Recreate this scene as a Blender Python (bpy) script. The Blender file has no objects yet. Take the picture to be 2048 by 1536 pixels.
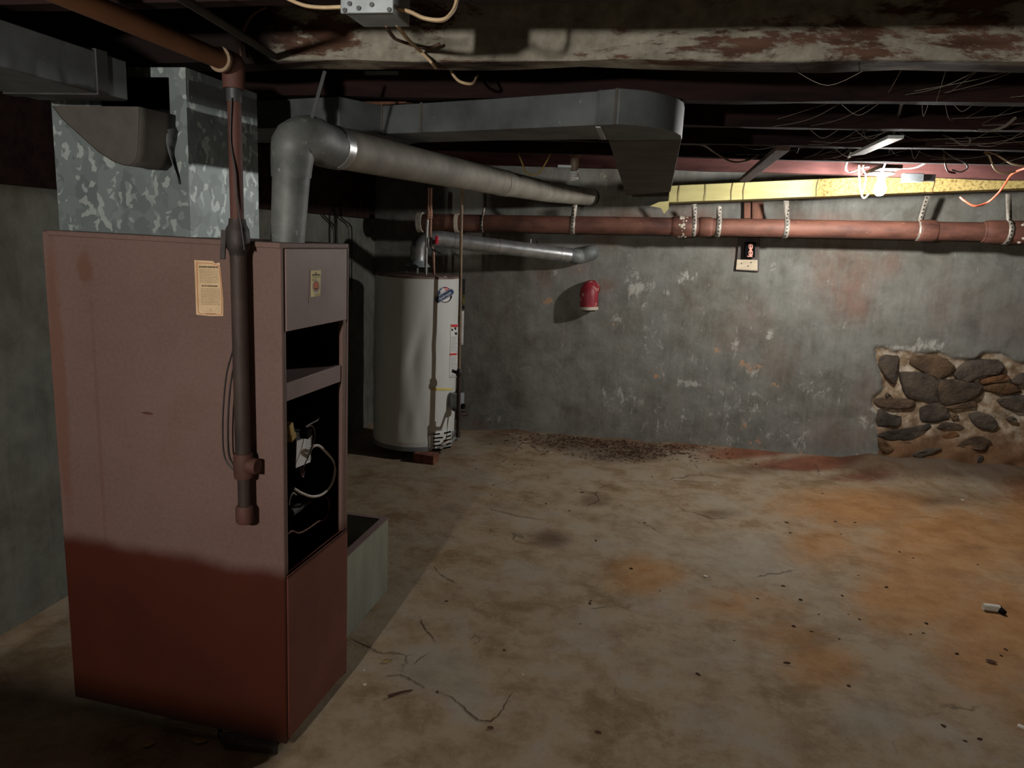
import bpy, bmesh, math, random
import numpy as np
from mathutils import Vector, Matrix, noise

random.seed(7)
SC = bpy.context.scene
COL = SC.collection
R_ = math.radians

# ------------------------------------------------------------------ camera
YAW, PITCH, ROLL, FPX, CAMH = R_(11.9), R_(11.05), R_(2.85), 1480.0, 1.5
_f = Vector((-math.sin(YAW) * math.cos(PITCH), math.cos(YAW) * math.cos(PITCH), -math.sin(PITCH)))
_r0 = Vector((math.cos(YAW), math.sin(YAW), 0)); _u0 = _r0.cross(_f)
CR = _r0 * math.cos(ROLL) + _u0 * math.sin(ROLL)
CU = _u0 * math.cos(ROLL) - _r0 * math.sin(ROLL)
CAM = Vector((0, 0, CAMH))
cd = bpy.data.cameras.new('camera'); co = bpy.data.objects.new('camera', cd); COL.objects.link(co)
cd.sensor_width = 36; cd.lens = FPX / 2048 * 36; cd.clip_start = 0.02; cd.clip_end = 60
m = Matrix((CR, CU, -_f)).transposed().to_4x4(); m.translation = CAM
co.matrix_world = m; SC.camera = co


# survey of the room: where a sight line meets a plane of the room
def ray(x, y): return CR * ((x - 1024) / FPX) - CU * ((y - 768) / FPX) + _f
def hit(x, y, p0, n):
    d = ray(x, y); n = Vector(n)
    return CAM + d * ((Vector(p0) - CAM).dot(n) / d.dot(n))
def onz(x, y, z): return hit(x, y, (0, 0, z), (0, 0, 1))
def ony(x, y, Y): return hit(x, y, (0, Y, 0), (0, 1, 0))
def onx(x, y, X): return hit(x, y, (X, 0, 0), (1, 0, 0))
WA, WB = Vector((-2.32, 5.43, 0)), Vector((3.6, 5.80, 0))       # back wall line
WD = (WB - WA).normalized(); WN = Vector((WD.y, -WD.x, 0))       # WN points into the room
def onw(x, y, off=0.0): return hit(x, y, WA + WN * off, WN)
def wally(x): return WA.y + (x - WA.x) * (WB.y - WA.y) / (WB.x - WA.x)
LWX = -2.28


# ------------------------------------------------------------------ materials
class NT:
    def __init__(s, name):
        s.m = bpy.data.materials.new(name); s.m.use_nodes = True
        s.t = s.m.node_tree; s.n = s.t.nodes; s.l = s.t.links
        s.b = s.n['Principled BSDF']
    def node(s, typ, **k):
        n = s.n.new(typ)
        for a, v in k.items():
            if a == 'inp':
                for i, q in v.items():
                    if isinstance(q, bpy.types.NodeSocket): s.l.new(q, n.inputs[i])
                    else: n.inputs[i].default_value = q
            else: setattr(n, a, v)
        return n
    def coord(s, kind='Object'):
        return s.node('ShaderNodeTexCoord').outputs[kind]
    def noise(s, vec, scale, detail=6, rough=.6, dist=0.0):
        return s.node('ShaderNodeTexNoise', inp={'Vector': vec, 'Scale': scale, 'Detail': detail, 'Roughness': rough, 'Distortion': dist}).outputs['Fac']
    def ramp(s, fac, stops, interp='LINEAR'):
        r = s.node('ShaderNodeValToRGB', inp={0: fac}); e = r.color_ramp.elements; r.color_ramp.interpolation = interp
        while len(e) > 1: e.remove(e[-1])
        e[0].position, e[0].color = stops[0][0], c4(stops[0][1])
        for p, c in stops[1:]:
            q = e.new(p); q.color = c4(c)
        return r.outputs['Color']
    def mix(s, fac, a, b, mode='MIX'):
        n = s.node('ShaderNodeMix', data_type='RGBA', blend_type=mode)
        for i, v in ((0, fac), (6, a), (7, b)):
            if isinstance(v, bpy.types.NodeSocket): s.l.new(v, n.inputs[i])
            else: n.inputs[i].default_value = v if i == 0 else c4(v)
        return n.outputs[2]
    def math(s, op, a, b=0.0, clamp=False):
        n = s.node('ShaderNodeMath', operation=op, use_clamp=clamp, inp={0: a, 1: b}); return n.outputs[0]
    def sep(s, v):
        n = s.node('ShaderNodeSeparateXYZ', inp={0: v}); return n.outputs
    def scale(s, v, xyz):
        return s.node('ShaderNodeVectorMath', operation='MULTIPLY', inp={0: v, 1: xyz}).outputs[0]
    def out(s, col, rough=.7, metal=0.0, bump=None, bs=.3, bd=.01, spec=None):
        for k, v in (('Base Color', col), ('Roughness', rough), ('Metallic', metal)):
            if isinstance(v, bpy.types.NodeSocket): s.l.new(v, s.b.inputs[k])
            else: s.b.inputs[k].default_value = c4(v) if k == 'Base Color' else v
        if spec is not None: s.b.inputs['Specular IOR Level'].default_value = spec
        if bump is not None:
            bn = s.node('ShaderNodeBump', inp={'Strength': bs, 'Distance': bd, 'Height': bump})
            s.l.new(bn.outputs[0], s.b.inputs['Normal'])
        return s.m

def c4(c):
    return (c[0], c[1], c[2], 1.0) if len(c) == 3 else tuple(c)
def lin(r, g, b):
    f = lambda v: (v / 255 / 12.92) if v / 255 <= .04045 else ((v / 255 + .055) / 1.055) ** 2.4
    return (f(r), f(g), f(b))

def mottled(name, a, b, scale=8, rough=.7, metal=0.0, stretch=(1, 1, 1), bump=.2, lo=.35, hi=.65, spec=None, spots=None, bd=.004):
    t = NT(name); v = t.scale(t.coord(), stretch)
    n = t.noise(v, scale, 8, .62)
    col = t.ramp(n, [(lo, a), (hi, b)])
    if spots:
        q = t.noise(v, spots[1], 5, .6)
        col = t.mix(t.ramp(q, [(spots[2], (0, 0, 0)), (spots[2] + .05, (1, 1, 1))]), col, spots[0])
    return t.out(col, rough, metal, t.noise(v, scale * 4, 6), bump, bd, spec)

def masked(t, attr, ch, vec, scale, lo=.4, hi=.6, amt=.7):
    """stain mask: a hand-placed patch with a noisy outline"""
    a = t.node('ShaderNodeAttribute', attribute_name=attr)
    if ch == 3: v = a.outputs['Alpha']
    else: v = t.node('ShaderNodeSeparateColor', inp={0: a.outputs['Color']}).outputs[ch]
    n = t.noise(vec, scale, 9, .68)
    x = t.math('ADD', v, t.math('MULTIPLY', t.math('SUBTRACT', n, .5), amt))
    return t.node('ShaderNodeMapRange', clamp=True, interpolation_type='SMOOTHSTEP', inp={0: x, 1: lo, 2: hi, 3: 0.0, 4: 1.0}).outputs[0]

M = {}
def attrv(t, attr, ch):
    a = t.node('ShaderNodeAttribute', attribute_name=attr)
    return a.outputs['Alpha'] if ch == 3 else t.node('ShaderNodeSeparateColor', inp={0: a.outputs['Color']}).outputs[ch]
def wisp(t, v, n, gain, lo, hi):
    """n: fine noise, v: patch strength; broken flecks whose density follows the patch"""
    x = t.math('ADD', n, t.math('MULTIPLY', v, gain))
    return t.node('ShaderNodeMapRange', clamp=True, interpolation_type='SMOOTHSTEP', inp={0: x, 1: lo, 2: hi, 3: 0.0, 4: 1.0}).outputs[0]
def wall_mat(name, masks):
    t = NT(name); v = t.coord()
    n1 = t.noise(v, 1.7, 8, .62); n2 = t.noise(v, 7, 9, .68, .3); n3 = t.noise(t.scale(v, (9, 9, .8)), 3.2, 7, .6); n4 = t.noise(v, 3.4, 9, .7, .8)
    col = t.ramp(n1, [(.3, lin(92, 92, 86)), (.46, lin(130, 131, 125)), (.58, lin(116, 113, 103)), (.72, lin(92, 82, 70))])
    col = t.mix(.5, col, t.ramp(n2, [(.3, lin(72, 72, 67)), (.5, lin(118, 118, 112)), (.7, lin(142, 141, 134))]))
    col = t.mix(t.ramp(n4, [(.5, (0, 0, 0)), (.66, (.42, .42, .42))]), col, lin(88, 80, 68))
    col = t.mix(t.ramp(n3, [(.52, (0, 0, 0)), (.8, (.3, .3, .3))]), col, lin(150, 150, 144))
    col = t.mix(t.ramp(n3, [(.22, (.35, .35, .35)), (.46, (0, 0, 0))]), col, lin(84, 84, 78))
    fw_ = t.noise(t.scale(v, (1, 1, .6)), 17, 10, .74, .5)
    hgt = t.math('ADD', t.math('MULTIPLY', n2, .6), t.math('MULTIPLY', t.noise(v, 38, 5), .3))
    if masks:
        r0 = attrv(t, 'stain', 0)
        rf = t.math('MULTIPLY', r0, t.ramp(t.noise(t.scale(v, (1, 1, .45)), 8, 9, .7, .6), [(.34, (.12, .12, .12)), (.62, (1, 1, 1))]))
        col = t.mix(t.math('MULTIPLY', rf, .62), col, lin(126, 84, 68))
        wf = wisp(t, attrv(t, 'stain', 1), fw_, .2, .6, .72)
        col = t.mix(t.math('MULTIPLY', wf, .75), col, lin(182, 180, 172))
        cf = wisp(t, attrv(t, 'stain', 2), t.noise(v, 30, 8, .7), .32, .68, .74)
        col = t.mix(t.math('MULTIPLY', cf, .9), col, lin(172, 138, 110))
        mort = t.ramp(t.noise(v, 12, 9, .68), [(.3, lin(104, 82, 62)), (.48, lin(150, 130, 106)), (.62, lin(196, 184, 166))])
        s_ = t.sep(v)
        low = t.node('ShaderNodeMapRange', clamp=True, interpolation_type='SMOOTHSTEP', inp={0: t.math('ADD', s_[2], t.math('MULTIPLY', n2, .25)), 1: .28, 2: .55, 3: 0.0, 4: 1.0}).outputs[0]
        mort = t.mix(low, t.ramp(n2, [(.3, lin(96, 66, 44)), (.7, lin(138, 106, 78))]), mort)
        col = t.mix(masked(t, 'stain', 3, v, 20, .45, .55, .15), col, mort)
    else:
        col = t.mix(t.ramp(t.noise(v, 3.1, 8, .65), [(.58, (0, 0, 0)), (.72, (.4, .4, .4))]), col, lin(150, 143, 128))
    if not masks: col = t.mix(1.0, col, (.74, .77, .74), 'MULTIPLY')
    return t.out(col, .85, 0, hgt, .6, .014, .25)
M['wall'] = wall_mat('painted_cement', True)
M['wall2'] = wall_mat('painted_cement_plain', False)

def floor_mat():
    t = NT('stained_concrete'); v = t.coord()
    n1 = t.noise(v, 1.1, 9, .6); n2 = t.noise(v, 6.5, 12, .74, .1); n3 = t.noise(v, 42, 6, .7); n4 = t.noise(v, 2.6, 12, .74, .15)
    col = t.ramp(n1, [(.3, lin(134, 112, 88)), (.5, lin(152, 134, 110)), (.68, lin(144, 124, 98))])
    col = t.mix(.55, col, t.ramp(n2, [(.3, lin(92, 72, 52)), (.43, lin(144, 123, 98)), (.55, lin(172, 154, 129)), (.7, lin(160, 153, 140))]))
    col = t.mix(t.ramp(n4, [(.5, (0, 0, 0)), (.62, (.6, .6, .6))]), col, lin(164, 155, 140))
    col = t.mix(t.ramp(n4, [(.38, (.65, .65, .65)), (.47, (0, 0, 0))]), col, lin(118, 92, 60))
    e = t.noise(v, 6, 10, .72, .5)
    def soft(ch, amt, lo, hi): return masked_n(t, ch, e, amt, lo, hi)
    g_ = soft(1, .8, .25, .95)
    col = t.mix(t.math('MULTIPLY', g_, .7), col, t.ramp(n2, [(.3, lin(142, 132, 116)), (.7, lin(168, 160, 146))]))
    orange = t.ramp(n2, [(.3, lin(140, 94, 52)), (.55, lin(170, 124, 76)), (.75, lin(178, 146, 106))])
    col = t.mix(t.math('MULTIPLY', soft(0, 1.0, .2, 1.0), .85), col, orange)
    red = t.ramp(n2, [(.3, lin(92, 48, 34)), (.7, lin(138, 84, 60))])
    col = t.mix(t.math('MULTIPLY', soft(3, .9, .25, .9), .9), col, red)
    col = t.mix(t.math('MULTIPLY', soft(2, .8, .2, 1.0), .72), col, lin(76, 56, 42))
    sp = t.ramp(t.noise(v, 75, 4, .6), [(.66, (0, 0, 0)), (.71, (.75, .75, .75))])
    sg = t.ramp(t.noise(v, 2.6, 5, .6), [(.42, (0, 0, 0)), (.6, (1, 1, 1))])
    col = t.mix(t.mix(1.0, sp, sg, 'MULTIPLY'), col, lin(60, 44, 34))
    vo = t.node('ShaderNodeTexVoronoi', feature='DISTANCE_TO_EDGE', inp={'Vector': t.mix(.12, v, t.node('ShaderNodeTexNoise', inp={'Vector': v, 'Scale': 6.0, 'Detail': 6.0}).outputs['Color']), 'Scale': 1.15})
    ck = t.ramp(vo.outputs['Distance'], [(.0, (1, 1, 1)), (.006, (0, 0, 0))])
    ck = t.mix(1.0, ck, t.ramp(t.noise(v, 1.6, 3), [(.56, (0, 0, 0)), (.62, (.8, .8, .8))]), 'MULTIPLY')
    col = t.mix(ck, col, lin(70, 54, 42))
    h = t.math('ADD', t.math('MULTIPLY', n2, .7), t.math('MULTIPLY', n3, .35))
    h = t.math('SUBTRACT', h, t.math('MULTIPLY', ck, .5)); h = t.math('ADD', h, t.math('MULTIPLY', g_, .12))
    return t.out(col, .82, 0, h, .6, .016, .25)
def masked_n(t, ch, n, amt, lo, hi):
    x = t.math('ADD', attrv(t, 'stain', ch), t.math('MULTIPLY', t.math('SUBTRACT', n, .5), amt))
    return t.node('ShaderNodeMapRange', clamp=True, interpolation_type='SMOOTHSTEP', inp={0: x, 1: lo, 2: hi, 3: 0.0, 4: 1.0}).outputs[0]
M['floor'] = floor_mat()

M['low_bounce_wall'] = mottled('low_bounce_masonry', lin(38, 36, 33), lin(66, 63, 58), 3, .9, 0, (1, 1, 1), .4, spec=.2)  # for the unseen walls, made dark to cut bounce light
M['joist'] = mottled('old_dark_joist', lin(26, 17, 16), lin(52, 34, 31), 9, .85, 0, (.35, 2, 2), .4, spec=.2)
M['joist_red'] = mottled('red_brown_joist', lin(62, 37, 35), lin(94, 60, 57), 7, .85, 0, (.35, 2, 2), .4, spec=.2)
M['subfloor'] = mottled('dark_subfloor', lin(24, 18, 17), lin(44, 34, 31), 6, .9, 0, (.5, 3, 1), .3, spec=.1)
def peel_mat():
    t = NT('peeling_whitewash_joist'); v = t.coord(); w = t.scale(v, (.55, 1.3, 1.9))
    wood = t.ramp(t.noise(t.scale(v, (.5, 3, 3)), 8, 7), [(.3, lin(58, 40, 33)), (.7, lin(118, 88, 72))])
    pn = t.math('ADD', t.math('MULTIPLY', t.noise(w, 4.6, 10, .7, .5), .72), t.math('MULTIPLY', t.noise(w, 15, 6, .7), .28))
    pm = t.ramp(pn, [(.45, (0, 0, 0)), (.49, (1, 1, 1))])
    pc = t.ramp(t.noise(v, 22, 7, .6), [(.3, lin(124, 120, 108)), (.7, lin(176, 172, 158))])
    col = t.mix(pm, wood, pc)
    z = t.sep(v)[2]
    edge = t.node('ShaderNodeMapRange', clamp=True, inp={0: t.math('ADD', z, t.math('MULTIPLY', t.noise(w, 9, 5), .02)), 1: .018, 2: .026, 3: 0.0, 4: 1.0}).outputs[0]
    col = t.mix(edge, lin(52, 40, 36), col)
    bare = t.node('ShaderNodeMapRange', clamp=True, inp={0: t.math('ADD', t.sep(v)[0], t.math('MULTIPLY', pn, .25)), 1: -1.63, 2: -1.53, 3: 0.0, 4: 1.0}).outputs[0]
    col = t.mix(bare, lin(30, 21, 19), col)
    return t.out(col, .85, 0, pn, .5, .01, .2)
M['peel'] = peel_mat()

def spangle(name, dark, light, bright, scale=16, rough=.5, metal=.35):
    t = NT(name); v = t.coord()
    w = t.mix(.06, v, t.node('ShaderNodeTexNoise', inp={'Vector': v, 'Scale': 18.0, 'Detail': 5.0}).outputs['Color'])
    vo = t.node('ShaderNodeTexVoronoi', inp={'Vector': t.scale(w, (1, 1, .8)), 'Scale': scale}).outputs['Color']
    g = t.node('ShaderNodeSeparateColor', inp={0: vo}).outputs[0]
    vo2 = t.node('ShaderNodeTexVoronoi', inp={'Vector': t.scale(w, (1.3, 1.3, .9)), 'Scale': scale * 2.1}).outputs['Color']
    g2 = t.node('ShaderNodeSeparateColor', inp={0: vo2}).outputs[1]
    col = t.ramp(g, [(.0, dark), (.8, light), (1.0, light)])
    col = t.mix(t.ramp(g2, [(.8, (0, 0, 0)), (.9, (.8, .8, .8))]), col, bright)
    col = t.mix(t.ramp(t.noise(v, 2.5, 5), [(.45, (0, 0, 0)), (.75, (.6, .6, .6))]), col, dark)
    return t.out(col, rough, metal, g, .05, .002)
M['spangle'] = spangle('spangled_galvanized', lin(112, 122, 123), lin(134, 145, 146), lin(192, 202, 200), 26)
M['duct'] = mottled('dull_galvanized_duct', lin(78, 82, 84), lin(112, 118, 120), 5, .62, .25, (1, 1, 1), .08, spots=(lin(176, 182, 182), 60, .7))
M['duct_dusty'] = mottled('dusty_duct', lin(66, 62, 57), lin(92, 88, 82), 5, .8, .1, (1, 1, 1), .1)
M['flue'] = mottled('dusty_flue', lin(112, 108, 99), lin(146, 141, 129), 6, .72, .15, (1, 1, 1), .12, spots=(lin(158, 155, 146), 34, .72))
M['flue_spot'] = mottled('mottled_flue', lin(90, 94, 93), lin(126, 130, 128), 9, .6, .25, (1, 1, 1), .12, spots=(lin(150, 154, 152), 40, .63))
M['alu'] = mottled('bright_vent_metal', lin(150, 152, 152), lin(188, 190, 190), 14, .36, .7, (1, 1, 1), .15)
M['steel'] = mottled('zinc_steel', lin(140, 148, 152), lin(172, 180, 184), 10, .45, .4, (1, 1, 1), .1)
M['steel_dark'] = mottled('dark_steel', lin(62, 64, 66), lin(92, 94, 96), 10, .5, .4, (1, 1, 1), .1)
M['box_metal'] = mottled('grey_green_sheet', lin(134, 138, 124), lin(158, 161, 148), 3, .6, .1, (3, 3, .6), .08, spots=(lin(186, 190, 180), 14, .7))
M['black_iron'] = mottled('black_iron', lin(40, 36, 35), lin(70, 62, 60), 20, .6, .2, (1, 1, 1), .2)
M['brown_iron'] = mottled('brown_iron_pipe', lin(50, 41, 38), lin(78, 62, 56), 12, .65, .1, (1, 1, .5), .2)
M['red_pipe'] = mottled('red_painted_pipe', lin(74, 46, 40), lin(100, 64, 55), 9, .7, 0, (1, 1, .5), .2)
M['orange_pipe'] = mottled('rusty_orange_pipe', lin(92, 58, 34), lin(130, 86, 54), 8, .7, 0, (1, .4, 1), .2)
M['cast'] = mottled('red_lead_cast_iron', lin(70, 42, 35), lin(128, 84, 68), 5, .66, 0, (.6, 1.4, 1.4), .35, spots=(lin(152, 112, 92), 42, .66))
M['plaster'] = mottled('plaster_smear', lin(160, 150, 132), lin(204, 196, 178), 14, .9)
M['copper'] = mottled('dull_copper', lin(104, 74, 60), lin(150, 112, 92), 16, .45, .5)
M['copper_grey'] = mottled('soldered_pipe', lin(120, 118, 114), lin(168, 166, 160), 16, .4, .5)
M['gas_pipe'] = mottled('tan_painted_pipe', lin(116, 96, 76), lin(152, 130, 106), 12, .6)
M['enamel'] = mottled('white_enamel', lin(214, 216, 213), lin(228, 230, 226), 3, .42, 0, (1, 1, .4), .06, bd=.01)
M['enamel_top'] = mottled('rusty_lid_rim', lin(92, 66, 56), lin(140, 120, 110), 14, .6)
M['grey_band'] = mottled('grey_band', lin(112, 118, 120), lin(134, 140, 142), 6, .6)
M['brick'] = mottled('brown_brick', lin(104, 62, 48), lin(140, 92, 74), 18, .9)
M['cream'] = mottled('cream_cable', lin(196, 168, 132), lin(222, 198, 162), 20, .6)
M['white_cable'] = mottled('white_cable', lin(214, 208, 196), lin(232, 228, 218), 20, .5)
M['grey_cable'] = mottled('grey_cable', lin(110, 104, 100), lin(142, 136, 130), 20, .6)
M['brown_cable'] = mottled('brown_cable', lin(72, 52, 42), lin(106, 78, 62), 20, .6)
M['yellow_cable'] = mottled('yellow_cable', lin(150, 124, 62), lin(190, 162, 92), 20, .6)
M['black_wire'] = mottled('black_wire', lin(26, 24, 24), lin(44, 40, 40), 20, .5)
M['orange_cord'] = mottled('orange_cord', lin(168, 72, 46), lin(186, 90, 62), 20, .5)
M['black'] = mottled('soot_black', lin(10, 10, 11), lin(20, 19, 19), 10, .9, spec=.1)
M['dark_grey'] = mottled('dark_grey_metal', lin(44, 44, 44), lin(66, 66, 65), 8, .7)
M['porcelain'] = mottled('white_porcelain', lin(222, 220, 214), lin(236, 234, 230), 8, .3)
M['bakelite'] = mottled('tan_lampholder', lin(124, 108, 92), lin(152, 134, 116), 12, .5)
M['cfl'] = mottled('white_glass_tube', lin(226, 228, 230), lin(240, 242, 244), 8, .25)
M['white_paint'] = mottled('white_painted_board', lin(206, 214, 214), lin(230, 236, 236), 10, .6)
M['paper'] = mottled('old_paper', lin(214, 182, 140), lin(236, 208, 168), 14, .8, bump=.05)
M['paper_yellow'] = mottled('yellowed_label', lin(226, 210, 150), lin(240, 226, 172), 14, .7, bump=.03)
M['white_label'] = mottled('white_label', lin(226, 226, 224), lin(238, 238, 236), 9, .6, bump=.02)
M['yellow_tape'] = mottled('yellow_tape', lin(226, 208, 120), lin(238, 222, 140), 9, .6, bump=.02)
M['energy'] = mottled('yellow_energy_label', lin(206, 196, 70), lin(222, 212, 90), 9, .6, bump=.02)
M['ink'] = mottled('brown_ink', lin(92, 76, 58), lin(122, 104, 80), 30, .8, bump=.0)
M['black_ink'] = mottled('black_ink', lin(24, 24, 26), lin(36, 36, 38), 30, .8, bump=.0)
M['grey_ink'] = mottled('grey_ink', lin(150, 152, 154), lin(170, 172, 174), 30, .8, bump=.0)
M['red_ink'] = mottled('red_ink', lin(206, 44, 46), lin(220, 60, 58), 30, .7, bump=.0)
M['red_border'] = mottled('faded_red_border', lin(196, 110, 78), lin(206, 126, 92), 30, .8, bump=.0)
M['navy'] = mottled('navy_blue', lin(22, 52, 96), lin(32, 66, 112), 30, .5, bump=.0)
M['red_valve'] = mottled('red_handle', lin(190, 34, 58), lin(210, 48, 72), 12, .45)
M['blue_valve'] = mottled('dark_blue_handle', lin(34, 40, 54), lin(50, 56, 70), 12, .45)
M['red_enamel'] = mottled('chipped_red_enamel', lin(122, 26, 40), lin(160, 44, 58), 9, .5, 0, (1, 1, 1), .3, spots=(lin(178, 140, 122), 16, .57))
M['pink'] = mottled('pink_receptacle', lin(206, 136, 116), lin(226, 158, 138), 14, .5)
M['board'] = mottled('bare_wood_board', lin(178, 164, 138), lin(210, 196, 170), 8, .8, 0, (1, 1, 3), .1)
M['board_dark'] = mottled('dark_wood_board', lin(62, 56, 54), lin(92, 84, 80), 8, .8, 0, (3, 3, .6), .2)
M['scrap'] = mottled('scrap_wood', lin(92, 76, 58), lin(132, 110, 84), 12, .85, 0, (.6, 3, 3), .3)
M['brown_board'] = mottled('brown_wood', lin(92, 60, 46), lin(132, 90, 72), 8, .85, 0, (3, 3, .6), .3)
M['bridging'] = mottled('bridging_wood', lin(60, 46, 40), lin(96, 76, 66), 10, .85, 0, (2, .6, 2), .3)
M['leaf'] = mottled('dead_leaf', lin(52, 36, 28), lin(92, 62, 44), 30, .9)
M['pale_leaf'] = mottled('pale_leaf', lin(136, 112, 66), lin(170, 146, 96), 30, .9)
M['chip'] = mottled('plaster_chip', lin(206, 200, 186), lin(228, 224, 214), 30, .9)
M['cobweb'] = mottled('cobweb', lin(150, 142, 130), lin(180, 172, 160), 30, .95, bump=.0)
M['white_plastic'] = mottled('white_plastic', lin(210, 206, 194), lin(228, 224, 214), 12, .5)
def stone_mat():
    t = NT('field_stone'); v = t.coord()
    n = t.noise(v, 7, 8, .62)
    col = t.ramp(n, [(.3, lin(54, 50, 46)), (.5, lin(86, 78, 70)), (.66, lin(104, 92, 78)), (.78, lin(118, 98, 76))])
    col = t.mix(1.0, col, t.node('ShaderNodeAttribute', attribute_name='tint').outputs['Color'], 'MULTIPLY')
    return t.out(col, .85, 0, t.math('ADD', t.noise(v, 34, 8), n), .7, .02, .25)
M['stone'] = stone_mat()
def furnace_mat(name='furnace_paint', split=.535):
    t = NT(name); v = t.coord(); z = t.sep(v)[2]
    n = t.noise(v, 2.2, 7, .6)
    mauve = t.ramp(n, [(.3, lin(112, 87, 80)), (.55, lin(122, 98, 91)), (.75, lin(112, 86, 74))])
    fine = t.noise(v, 90, 3)
    mauve = t.mix(.14, mauve, t.ramp(fine, [(.3, lin(84, 62, 57)), (.7, lin(150, 125, 116))]))
    scuff = t.noise(t.scale(v, (1, 1, .6)), 17, 6, .7)
    mauve = t.mix(t.ramp(scuff, [(.69, (0, 0, 0)), (.735, (.75, .75, .75))]), mauve, lin(98, 56, 48))
    for cx, cz, rx, rz, k_, c_ in ((-.60, 1.335, .030, .055, .55, (104, 66, 48)), (-.42, .945, .022, .0045, .9, (88, 46, 42)), (-.71, 1.0, .03, .5, .5, (112, 70, 52)), (-.585, .85, .008, .55, .3, (104, 70, 60))):
        sx = t.sep(v); wob_ = t.math('MULTIPLY', t.math('SUBTRACT', t.noise(v, 24, 5), .5), .9)
        a1 = t.math('MULTIPLY', t.math('SUBTRACT', sx[0], cx), 1 / rx); a2 = t.math('MULTIPLY', t.math('SUBTRACT', sx[2], cz), 1 / rz)
        dd_ = t.math('ADD', t.math('SQRT', t.math('ADD', t.math('MULTIPLY', a1, a1), t.math('MULTIPLY', a2, a2))), wob_)
        mauve = t.mix(t.ramp(dd_, [(.6, (k_, k_, k_)), (1.0, (0, 0, 0))]), mauve, lin(*c_))
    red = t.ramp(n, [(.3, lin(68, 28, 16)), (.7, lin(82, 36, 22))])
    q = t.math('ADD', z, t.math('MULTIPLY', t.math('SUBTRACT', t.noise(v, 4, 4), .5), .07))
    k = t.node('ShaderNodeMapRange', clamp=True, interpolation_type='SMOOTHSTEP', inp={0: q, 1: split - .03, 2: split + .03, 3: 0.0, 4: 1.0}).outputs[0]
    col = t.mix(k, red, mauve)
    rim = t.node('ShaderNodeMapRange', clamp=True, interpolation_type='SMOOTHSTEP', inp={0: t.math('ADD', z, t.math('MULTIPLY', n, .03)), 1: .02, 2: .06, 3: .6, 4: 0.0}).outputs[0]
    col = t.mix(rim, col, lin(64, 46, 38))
    return t.out(col, .62, 0, t.noise(v, 120, 3), .1, .002, .35)
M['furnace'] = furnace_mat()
M['furnace_panel'] = mottled('mauve_panel', lin(130, 110, 106), lin(146, 126, 122), 4, .6, 0, (1, 1, 1), .08, spots=(lin(108, 74, 66), 16, .68))
M['furnace_red'] = mottled('red_primer_panel', lin(102, 54, 42), lin(118, 66, 54), 4, .6, 0, (1, 1, 1), .1, spots=(lin(150, 112, 96), 30, .72))
def yellow_mat():
    t = NT('yellow_insulation_facing'); v = t.coord(); x = t.sep(v)[0]
    n = t.noise(t.scale(v, (.5, 2, 2)), 9, 6, .6)
    sm = t.ramp(n, [(.3, lin(176, 168, 112)), (.6, lin(194, 186, 130)), (.8, lin(170, 162, 118))])
    rough = t.ramp(t.noise(v, 55, 6, .7), [(.36, lin(104, 84, 48)), (.5, lin(166, 146, 88)), (.7, lin(186, 170, 116))])
    k = t.node('ShaderNodeMapRange', clamp=True, inp={0: x, 1: .88, 2: .93, 3: 0.0, 4: 1.0}).outputs[0]
    col = t.mix(k, sm, rough)
    return t.out(col, .75, 0, t.math('MULTIPLY', t.noise(v, 55, 6), k), .4, .006, .3)
M['yellow'] = yellow_mat()
def strap_mat():
    t = NT('perforated_strap'); v = t.coord(); s = t.sep(v)
    fz = t.math('SUBTRACT', t.math('FRACT', t.math('MULTIPLY', s[2], 42.0)), .5)
    a = t.math('MULTIPLY', fz, 1 / 42.0)
    d = t.math('SQRT', t.math('ADD', t.math('MULTIPLY', a, a), t.math('MULTIPLY', s[0], s[0])))
    k = t.math('LESS_THAN', d, .005)
    col = t.ramp(t.noise(v, 30, 5), [(.3, lin(128, 120, 108)), (.7, lin(182, 176, 166))])
    return t.out(t.mix(k, col, lin(20, 16, 15)), .5, .3)
M['strap'] = strap_mat()
def glow(name, col, strength):
    t = NT(name); t.b.inputs['Base Color'].default_value = (1, 1, 1, 1)
    t.b.inputs['Emission Color'].default_value = c4(col); t.b.inputs['Emission Strength'].default_value = strength
    return t.m
BULB_A, BULB_B = 1800.0, 2080.0
M['lit'] = glow('lit_bulb', (1.0, .965, .92), BULB_A)
M['lit2'] = glow('lit_bulb_warm', (1.0, .93, .84), BULB_B)


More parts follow.
